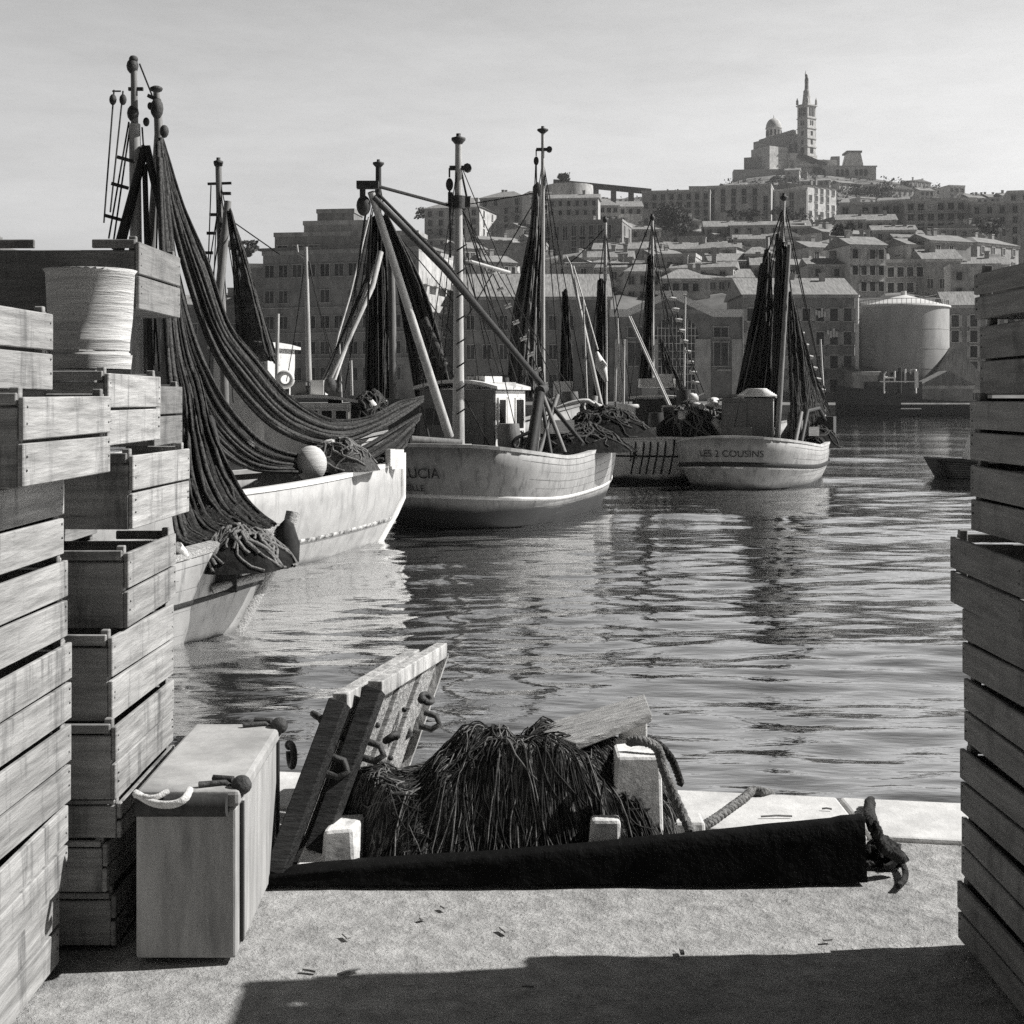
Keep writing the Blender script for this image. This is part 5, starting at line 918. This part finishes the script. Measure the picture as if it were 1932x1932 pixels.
# ================================================================ QUAYSIDE OBJECTS
# ---- fish crates
def crate_proto(L,Wd,H,mat):
    """open-topped fish crate: x = width, y = length; returns list of (name, MB)"""
    t=.014; ps=[]
    for s in(-1,1):
        mb=MB(); h2=(H-.012)/2
        jx=[random.uniform(-.003,.003) for _ in range(6)]; mb.box((s*(Wd/2-t/2)+jx[0]*.5,jx[1],h2/2+.0),(t,L+jx[2],h2-.004+jx[3]),Matrix.Rotation(jx[4],3,'X')); mb.box((s*(Wd/2-t/2+.001),0,h2*1.5+.004),(t,L+jx[5],h2-.005),Matrix.Rotation(-jx[4]*1.6,3,'X'))
        for zz in (.22,.36,.64,.82):
            for sy in(-1,1): mb.box((s*(Wd/2+.001),sy*(L/2-.018-random.uniform(0,.008)),H*zz+random.uniform(-.01,.01)),(.005,.007,.007),m=1)
        ps.append(('side_panel',mb))
    for s in(-1,1):
        mb=MB(); y=s*(L/2-t/2)
        mb.box((0,y,H*.42),(Wd-2*t-.002,t,H*.84)); mb.box((-Wd*.33,y,H*.93),(Wd*.28,t,H*.14-.004)); mb.box((Wd*.33,y,H*.93),(Wd*.28,t,H*.14-.004)); ps.append(('end_panel',mb))
    mb=MB()
    for k in range(4): mb.box((0,-L/2+L*(k+.5)/4,.009),(Wd-2*t-.004,L/4-.012,.014))
    ps.append(('base_board',mb))
    for sx in(-1,1):
        for sy in(-1,1): mb=MB(); mb.box((sx*(Wd/2-t-.014),sy*(L/2-t-.014),H*.5+.018),(.024,.024,H*.94)); ps.append(('corner_post',mb))
    return ps
PROTO={}
def crate(key,dims,mat,cx,cy,z,rz,label,group):
    if key not in PROTO:
        r=thing('fish_crate',label,'crate',(cx,cy,z),rz,group)
        for n,mb in crate_proto(*dims,mat):
            o=mb.build(n,[mat,M_iron],r,True)
            bv=o.modifiers.new('bevel','BEVEL'); bv.width=.0025; bv.segments=1
        PROTO[key]=r; return r
    r=copy_tree(PROTO[key]); r.location=(cx,cy,z); r.rotation_euler=(0,0,rz); tag(r,label,'crate',group); return r
def zq(py,d): return CH-(py-HZ)/F*d
GL='fish crates stacked at the left'; GR='fish crates stacked at the right'
def lcrate(key,y0,y1,xr,d0,d1,W,mat,label,rz=0):
    """right face at x from pixel xr (far edge) ; y0,y1 = pixel rows of top and bottom at the far edge"""
    x=(xr-CX)/F*d1; H=(y1-y0)/F*d1; z=zq(y1,d1)
    return crate(key,(d1-d0,W,H),mat,x-W/2,(d0+d1)/2,z,R(rz),label,GL)
lcrate('L1',705,830,303,4.35,5.0,.62,M_crate,'pale crate under the tipped tub, dark stains down its lit end')
lcrate('L1b',725,835,347,5.1,5.6,.5,M_crate2,'greyer crate set back behind the pale stained crate at left',2)
lcrate('L2',840,966,353,4.3,4.95,.72,M_crate,'large crate with dripping stains jutting furthest right in the left stack',-2)
lcrate('L3',1000,1128,334,4.25,4.9,.66,M_crate,'left stack crate just above the chest level with twin dark streaks',1)
lcrate('L4',1132,1272,325,4.15,4.85,.66,M_crate,'left stack crate with gap shadow under its top board, beside the water',-1)
lcrate('L5',1276,1398,328,4.1,4.8,.64,M_crate,'left stack crate just behind the grey chest lid')
zb=zq(1398,4.8); hs4=[.105,.14,.145]
for k,lb in enumerate(('shallow crate in the left stack beside the chest lid','lower left crate beside the dark front of the chest','second crate from the quay in the left stack behind the chest')):
    h=(zb-QZ)*(.27,.36,.37)[k]-.004; z_=zb-(zb-QZ)*(.27,.63,1.0)[k]+.002; crate('L6%d'%k,(.7,.64,h),M_crate,(325-CX)/F*4.8-.32+(.012,-.01,.0)[k],4.45,z_,R((1,-1.5,.5)[k]),lb.replace('second crate from the quay','bottom crate'),GL)
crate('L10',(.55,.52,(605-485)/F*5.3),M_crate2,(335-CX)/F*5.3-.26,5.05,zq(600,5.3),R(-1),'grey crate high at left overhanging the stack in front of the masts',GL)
# support stack out to the left that carries the overhanging crate
xs=(205-CX)/F*5.3
z=QZ
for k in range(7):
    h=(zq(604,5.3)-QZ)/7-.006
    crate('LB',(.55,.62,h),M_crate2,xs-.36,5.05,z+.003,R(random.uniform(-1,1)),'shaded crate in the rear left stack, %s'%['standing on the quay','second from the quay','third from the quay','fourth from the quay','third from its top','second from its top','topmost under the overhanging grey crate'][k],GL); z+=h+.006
# nearer sunlit stack at the left border
z=QZ
for k in range(8):
    h=.225; off=random.uniform(-.015,.02) if k!=6 else .126; off=off-.05 if k==7 else off
    crate('LN',(.70,.60,h),M_crate,-1.26-.30+off,3.62,z+.002,R(random.uniform(-1.2,1.2)),'sunlit crate of the nearest left stack, %s'%['bottom one on the quay','second from the quay','third from the quay','fourth from the quay','fourth from its top','third from its top','second from its top','topmost'][k],GL); z+=h+.006
# pale tub on the pale crate
q=P(205,683,4.62); t=thing('tub','pale ribbed tub standing on the pale stained crate at left','tub',(q.x-.06,q.y,zq(703,5.0)+.005))
hh=(683-497)/F*4.62; mb=MB(); mb.lathe([(.105,0),(.125,.03),(.128,.05),(.122,.055),(.135,hh*.5),(.142,hh-.01),(.15,hh),(.138,hh),(.125,.06)],(0,0,0),32); mb.build('body',M_hay,t,True)
mb=MB(); mb.lathe([(.129,.0),(.134,.045)],(0,0,0),32); mb.build('rim',M_hay,t,True)
# ---- right stack, in its own shade
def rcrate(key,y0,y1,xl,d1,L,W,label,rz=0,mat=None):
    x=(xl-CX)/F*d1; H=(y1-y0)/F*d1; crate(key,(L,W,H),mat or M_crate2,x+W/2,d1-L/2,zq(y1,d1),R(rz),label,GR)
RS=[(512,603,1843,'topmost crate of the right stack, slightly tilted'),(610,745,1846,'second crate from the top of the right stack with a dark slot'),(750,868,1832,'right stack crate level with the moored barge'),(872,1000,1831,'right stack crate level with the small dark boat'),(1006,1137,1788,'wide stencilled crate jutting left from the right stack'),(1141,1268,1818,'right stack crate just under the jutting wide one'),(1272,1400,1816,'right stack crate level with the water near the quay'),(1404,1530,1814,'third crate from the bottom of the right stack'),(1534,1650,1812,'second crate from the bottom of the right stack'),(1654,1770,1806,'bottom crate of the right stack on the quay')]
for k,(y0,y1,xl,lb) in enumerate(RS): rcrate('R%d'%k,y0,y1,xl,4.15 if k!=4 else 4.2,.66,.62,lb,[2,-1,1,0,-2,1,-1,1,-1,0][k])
# faint stencilled strokes on the jutting crate
# ---- grey chest
cz0=QZ; ct=.485; A=V((-.785,4.0,0)); Bk=V((-.80,4.80,0)); Wc=.285
t=thing('fish_chest','grey lidded chest with white rope handle beside the left crates','chest',(-.93,4.4,QZ))
mb=MB(); mb.hexa([V((A.x-Wc,A.y+.0,cz0+.004)),V((A.x,A.y,cz0+.004)),V((Bk.x,Bk.y,cz0+.004)),V((Bk.x-Wc,Bk.y,cz0+.004)),V((A.x-Wc,A.y,cz0+ct-.05)),V((A.x,A.y,cz0+ct-.05)),V((Bk.x,Bk.y,cz0+ct-.05)),V((Bk.x-Wc,Bk.y,cz0+ct-.05))])
mb.build('body',pmat('chest_side',.26,.40,3,(6,6,.8),.8,.12,8,.2,stain=.55,stain_c=.14,stain_scale=3,stain_stretch=(3,3,.6)),t,bevel=.008)
mb=MB(); e=.012; z0=cz0+ct-.048; z1=cz0+ct
mb.hexa([V((A.x-Wc,A.y-e,z0)),V((A.x+e,A.y-e,z0)),V((Bk.x+e,Bk.y+e,z0)),V((Bk.x-Wc,Bk.y+e,z0)),V((A.x-Wc,A.y-e,z1)),V((A.x+e,A.y-e,z1)),V((Bk.x+e,Bk.y+e,z1)),V((Bk.x-Wc,Bk.y+e,z1))])
ld=mb.build('lid',pmat('chest_lid',.26,.42,5,(1,1,1),.85,.15,10,.15,stain=.5,stain_c=.13,stain_scale=4),t,bevel=.012)
mb=MB(); mb.tube([V((A.x-Wc+.01,A.y-.02,z0+.01)),V((A.x-.02,A.y-.02,z0+.01))],.032,12); mb.build('rolled_edge',M_mastdark,ld)
for yy,xx in((A.y+.03,A.x+.01),(Bk.y-.04,Bk.x+.012)):
    mb=MB(); mb.blob(V((xx,yy,z1+.005)),(.03,.03,.028),10,7); mb.tube([V((xx,yy,z1-.03)),V((xx-.05,yy+.02,z1+.006)),V((xx-.12,yy-.01,z1+.008))],.01,6); mb.tube([V((xx-.03,yy+.03,z1+.012)),V((xx-.09,yy+.045,z1+.012))],.012,6); mb.build('hinge_knob',M_iron,t)
for yy,xx in((A.y+.07,A.x),(Bk.y-.02,Bk.x)): mb=MB(); mb.span((xx+.001,yy-.012,cz0+.03),(xx+.009,yy+.012,z0-.006)); mb.build('edge_strap',M_mastdark,t)
mb=MB(); mb.tube(spline([P(255,1496,3.97),P(290,1515,3.93),P(325,1518,3.9),P(348,1508,3.9),P(358,1490,3.95)],16),.011,7); mb.tube(spline([P(255,1500,3.96),P(290,1505,3.94),P(318,1492,3.96)],10),.009,6); mb.build('rope_handle',M_ropewhite,t)
# ---- black tarpaulin over a low pile
tp=[]; a0=P(462,1658,4.60); a1=P(1632,1549,4.66)
n=60
def tz_(u): return a0.z+(a1.z-a0.z)*u+.004*math.sin(u*9)+.006*(1 if u>.955 else 0)
rows=[]
for k in range(9):
    rows.append([])
for i in range(n):
    u=i/(n-1); p=a0.lerp(a1,u); f=min(1,u/.12); top=max(QZ+.014,tz_(u)); w=.16; nn_=(top-QZ)/.2
    prof=[(0.0-.03*nn_,QZ+.004),(0-.02*nn_,QZ+(top-QZ)*.3),(-.01*nn_,QZ+(top-QZ)*.7),(0,top-.006),(.012,top),(.05,top+.002),(w*.6,top-.02*nn_),(w,top-.07*nn_),(w+.03,QZ+.006)]
    nx=(a1-a0).normalized(); nb=V((-nx.y,nx.x,0))
    for k,(o,z) in enumerate(prof): rows[k].append(V((p.x,p.y,0))+nb*(o+.008*mnoise.noise((u*14,k*.7,1)))+V((0,0,z+(.006*nn_*mnoise.noise((u*10,k*.4,3)) if k not in(0,8) else 0))))
mb=MB(); mb.grid(rows); mb.add([r[-1] for r in rows],[tuple(range(9))]); mb.add([r[0] for r in rows],[tuple(range(9))[::-1]]); tag(mb.build('tarpaulin',M_tarp,fix=True),'black tarpaulin drawn low across the front of the net heap','tarpaulin')
# ---- heap of fibrous net
def tarp_y(x): return a0.y+(a1.y-a0.y)*(x-a0.x)/(a1.x-a0.x)
def hz_(x,y):
    h=.0; t=y-tarp_y(x)-.10; x=x/1.05; y=y-.27
    for cx_,cy_,rx,ry,a in((-.30,4.72,.50,.50,.32),(.02,4.78,.34,.46,.50),(.26,4.84,.34,.40,.46),(.0,5.08,.24,.22,.2)):
        q=((x-cx_)/rx)**2+((y-cy_)/ry)**2; h+=a*max(0,1-q)**.8
    m=max(0,min(1,(x+.44+.75*(y-4.48))/.10))
    return .52*(1-math.exp(-1.8*h/.52))*max(0,min(1,t/.14))*m
def fold(x,y): return .024*math.sin(11*x+5*math.sin(2.1*y+1)+2*mnoise.noise((x*3,y*3,7)))*min(1,hz_(x,y)*5)
def hs_(x,y): return QZ-.01+min(.365,hz_(x,y)*.74)*(1+.14*mnoise.noise((x*5,y*5,2)))+.025*mnoise.noise((x*14,y*14,4))*min(1,hz_(x,y)*8)+fold(x,y)
mb=MB(); rows=[]
for j in range(80):
    y=4.5+1.2*j/79; rows.append([V((x,y,hs_(x,y) if hz_(x,y)>.004 else QZ-.06)) for x in np.linspace(-.95,.86,120)])
mb.grid(rows); nh=mb.build('net_heap',M_netblack); tag(nh,'big dark fibrous heap of fishing net behind the black tarpaulin','net')
rg=random.Random(12); mb=MB(); mb2=MB()
for i in range(11000):
    x=rg.gauss(-.05,.40); y=rg.uniform(4.65,5.5)
    if hz_(x,y)<.05: continue
    base=math.atan2((y-5.25)*1.1,(x-.03)*1.5) if abs(x-.03)<.2 else (math.atan2(-.42,1.0 if x>0 else -1.0)+.8*mnoise.noise((x*2.2,y*2.2,5)))
    ang=base+rg.gauss(0,.22); L=rg.uniform(.10,.38); pts=[]; w=rg.uniform(0,6); cu=rg.gauss(0,2.6); lift=.02 if rg.random()<.12 else .003; xx,yy=x,y
    for k in range(10):
        xx+=math.cos(ang)*L/9; yy+=math.sin(ang)*L/9; ang+=cu*L/9+rg.gauss(0,.22)
        if hz_(xx,yy)<.015: break
        pts.append(V((xx,yy,hs_(xx,yy)+.003+lift*math.sin(k/9*PI)+rg.uniform(0,.004))))
    if len(pts)<4: continue
    (mb if rg.random()<.70 else mb2).tube(pts,[.0021*rg.uniform(.6,1.6)]*len(pts),4,False)
k=mb.build('strand',pmat('heap_strand',.015,.05,20,(1,1,1),.9,.2,4,.1),nh); k['kind']='stuff'; k=mb2.build('strand',pmat('heap_strand_pale',.08,.2,20,(1,1,1),.9,.2,4,.1),nh); k['kind']='stuff'
# ---- otter boards
def board(label,NT,FT,rake,thick,npl):
    """NT,FT near and far top corners; rake runs from the top edge down to the foot"""
    r=thing('otter_board',label,'trawl board',(NT.x,NT.y,QZ)); d=FT-NT; dn=d.normalized(); rk=V(rake); nrm=rk.cross(d).normalized(); nrm=nrm if nrm.x>0 else -nrm; n=nrm*thick*.6
    for k in range(npl):
        a=NT+d*(k/npl+.02)+rk*.05; b=NT+d*((k+1)/npl-.012)+rk*.05; off=nrm*(-.012 if k%2 else 0); a2=a+rk*.95; b2=b+rk*.95
        mb=MB(); mb.hexa([a2+off,b2+off,b2-n+off,a2-n+off,a+off,b+off,b-n+off,a-n+off]); mb.build('plank',M_plank,r,bevel=.003,fix=True)
    mb=MB(); mb.bar(NT-dn*.01-nrm*thick*.35,FT-nrm*thick*.35,thick*1.3,.06,(0,0,1),w2=thick*1.1); mb.build('top_rail',M_board,r,bevel=.004,fix=True)
    mb=MB(); mb.bar(NT-dn*.045+V((0,0,.012)),NT-dn*.045+rk,thick*1.55,.075,dn); mb.build('end_shoe',M_darkwood,r,bevel=.004,fix=True)
    mb=MB(); mb.bar(FT+dn*.012+rk*.03,FT+dn*.012+rk*.97,thick*.8,.02,dn); mb.build('end_strip',M_board,r,fix=True)
    for u,v in((.16,.28),(.55,.30),(.88,.30),(.3,.62),(.62,.66)):
        q=NT+d*u+rk*v+nrm*.006; mb=MB(); mb.blob(q,(.011,.011,.011),8,5); mb.build('bolt',M_iron,r)
    for u,v in((.06,.45),(.42,.72),(.97,.55)):
        q=NT+d*u+rk*v+nrm*.01; mb=MB(); mb.tube([q,q+nrm*.05,q+nrm*.075-rk*.05,q+nrm*.05-rk*.10,q-rk*.1],.013,7); mb.build('shackle',M_iron,r)
    return r
M_board=pmat('board_top',.26,.56,4,(6,6,1),.85,.25,9,.2,stain=.7,stain_c=.14,stain_scale=7)
board('left otter board of pale planks with tarred end beam, leaning by the chest',P(650,1326,4.92),P(788,1240,5.72),(-.185,-.22,-.51),.042,6)
board('right otter board with long pale planks narrowing toward the water',P(716,1302,5.05),P(840,1228,5.82),(-.18,-.21,-.50),.042,6)
for i,(px,py,d,r_,lb) in enumerate(((550,1425,4.95,.038,'iron ring standing by the left otter board foot'),(600,1352,5.2,.022,'iron shackle behind the left otter board'),(805,1318,5.42,.022,'iron shackle on the right edge of the right otter board'),(690,1372,5.12,.022,'iron shackle between the two otter boards'),(737,1392,5.07,.022,'iron shackle above the net heap by the right otter board'))):
    q=P(px,py,d); mb=MB(); ax=V((math.cos(i),.4,math.sin(i*2))).normalized(); u=ax.orthogonal().normalized(); v=ax.cross(u); mb.tube([q+u*r_*math.cos(t)+v*r_*math.sin(t) for t in np.linspace(0,2*PI*.9,18)],.012,7); mb.blob(q+u*r_*1.1,(.018,.018,.018),8,6); tag(mb.build('iron_ring' if i==0 else 'shackle',M_iron),lb,'shackle' if i else 'ring')
# ---- white timber blocks
def blk(name,label,p8,mat=M_whiteblk,bev=.012,cat='timber'):
    mb=MB(); mb.hexa(p8); return tag(mb.build(name,mat,bevel=bev,fix=True),label,cat)
def slab8(a,b,c,d_,up): return [a,b,c,d_]+[x+up for x in (a,b,c,d_)]
z=QZ+.004
def upright(x0,x1,y0,y1,top,tx,ty=0): return [V((x0,y0,z)),V((x1,y0,z)),V((x1,y1,z)),V((x0,y1,z)),V((x0+tx,y0+ty,QZ+top)),V((x1-tx*.1,y0+ty,QZ+top)),V((x1-tx*.1,y1,QZ+top)),V((x0+tx,y1,QZ+top))]
blk('white_post','tall white painted timber post roped at the top beside the net heap',upright(.32,.525,4.84,5.17,.35,.045,.06))
blk('white_block','low white timber block in front of the white post',upright(.25,.37,4.74,4.83,.17,.02,.02))
blk('white_block','small greyish timber block right of the white post by the rope',upright(.545,.68,4.92,5.06,.11,.012,.02),M_kerb)
pl_=[P(548,1652,4.66),P(642,1640,4.69),P(645,1550,4.92),P(594,1547,4.92)]
blk('white_plank','white painted plank sloping up behind the tarpaulin at lower left',[p-V((0,0,.035)) for p in pl_]+pl_)
blk('white_block','chunky white timber offcut with shaded face beside the lower left net edge',[V((-.645,4.72,QZ)),V((-.525,4.73,QZ)),V((-.50,4.92,QZ)),V((-.625,4.92,QZ)),V((-.635,4.73,1.145)),V((-.535,4.74,1.15)),V((-.505,4.91,1.15)),V((-.615,4.91,1.145))],bev=.014)
# broad weathered plank on a dark prop
pa,pb,pc,pd=P(1000,1388,5.4),P(1085,1418,5.0),P(1230,1362,5.1),P(1216,1324,5.45)
mb=MB(); mb.hexa([pa,pb,pc,pd]+[p+V((0,0,.03)) for p in(pa,pb,pc,pd)]); tag(mb.build('plank',M_plank,bevel=.004,fix=True),'broad weathered plank tilted over the net heap by the white post','plank')
mb=MB(); mb.span((.40,5.20,QZ+.004),(.50,5.29,pc.z-.0)); tag(mb.build('prop',M_whiteblk,bevel=.006),'short white prop under the end of the tilted plank','timber')
mb=MB(); mb.span((.14,5.2,QZ+.004),(.36,5.32,pb.z-.05)); tag(mb.build('prop',M_darkwood,bevel=.006),'dark timber block under the tilted plank','timber')
# ---- ropes
def twisted(pts,r,n=60,strands=3,tw=9):
    c=spline(pts,n); mb=MB()
    for s in range(strands):
        out=[]
        for i,p in enumerate(c):
            t=(c[min(n-1,i+1)]-c[max(0,i-1)]).normalized(); u=t.cross(V((.3,.2,1))).normalized(); v=t.cross(u); a=2*PI*(s/strands+tw*i/n); out.append(p+(u*math.cos(a)+v*math.sin(a))*r*.55)
        mb.tube(out,r*.62,6)
    return mb
tag(twisted([P(1185,1400,4.84),P(1212,1398,4.82),P(1240,1412,4.84),P(1252,1450,4.82),P(1272,1500,4.78),P(1298,1558,4.74),P(1304,1572,4.72)],.016,70).build('rope',M_rope),'frayed rope looped over the white post and down to the quay','rope')
tag(twisted([P(1196,1395,4.97),P(1238,1402,4.94),P(1262,1425,4.92),P(1275,1450,4.94),P(1285,1480,4.96)],.013,40,3,6).build('rope',M_ropedark),'dark knotted rope end hanging right of the white post','rope')
g1=G(1312,1566,QZ); tag(twisted([P(1304,1570,4.76),G(1318,1562,QZ+.016),G(1345,1548,QZ+.016),G(1378,1524,QZ+.016),G(1405,1505,QZ+.02),G(1420,1492,QZ+.02),G(1438,1494,QZ+.016),G(1456,1498,QZ-.01)],.017,80,3,12).build('rope',M_rope),'mooring rope running over the kerb stones to the water','rope')
tag(twisted([G(1642,1512,QZ+.02),G(1640,1530,QZ+.05),P(1645,1550,4.75),P(1658,1580,4.72),P(1668,1600,4.7),P(1690,1612,4.72),P(1700,1620,4.74)],.020,60,3,10).build('rope',M_ropedark),'dark chain-like rope with knot hanging by the tarpaulin end','rope')
heap('tangle of dark rope on the quay beside the tarpaulin end',V((1.28,4.86,QZ)),.09,.07,.06,M_netblack,M_ropedark,name='rope_tangle',n=24,seed=77,sr=.010,cat='rope')
tag(twisted([G(1635,1630,QZ+.012),G(1680,1622,QZ+.012),G(1700,1626,QZ+.012),G(1708,1645,QZ+.012),G(1706,1660,QZ+.012),G(1695,1672,QZ+.012)],.010,50,3,8).build('rope',M_ropedark),'thin dark rope curling on the quay below the tangle','rope')
for px,py,L,a_,lb in((1465,1540,.12,.1,'long straw stick lying on the kerb stone'),(1560,1526,.04,-.4,'small twig on the kerb near the tarpaulin'),(1440,1560,.03,.2,'tiny chip of wood on the kerb stone')):
    q=G(px,py,QZ+.008); mb=MB(); mb.tube([q-V((math.cos(a_),math.sin(a_)*.4,0))*L/2,q+V((0,0,.003)),q+V((math.cos(a_),math.sin(a_)*.4,0))*L/2],.004,5); tag(mb.build('stick',M_mastgrey),lb,'stick')
rg=random.Random(8)
for k in range(9):
    x=rg.uniform(-.6,1.1); y=rg.uniform(3.75,4.45); L=rg.uniform(.02,.07); a_=rg.uniform(0,PI); q=V((x,y,QZ-.002)); mb=MB()
    mb.bar(q-V((math.cos(a_),math.sin(a_),0))*L/2,q+V((math.cos(a_),math.sin(a_),.06))*L/2,.012,.006); tag(mb.build('wood_chip',M_plank),'small splinter of crate wood lying on the quay in front of the tarpaulin','wood chip','splinters on the quay')
# ================================================================ AIR
HAZE=.00014
mb=MB(); mb.span((-700,-30,-3),(700,1260,190)); hzb=mb.build('haze',MATS['pale_post']); hzb['kind']='stuff'
m=bpy.data.materials.new('haze'); m.use_nodes=True; n=m.node_tree.nodes; n.clear(); o=n.new('ShaderNodeOutputMaterial'); v=n.new('ShaderNodeVolumePrincipled')
v.inputs['Density'].default_value=HAZE; v.inputs['Color'].default_value=(.9,.9,.9,1); v.inputs['Anisotropy'].default_value=.3; m.node_tree.links.new(v.outputs[0],o.inputs['Volume']); hzb.data.materials.clear(); hzb.data.materials.append(m)
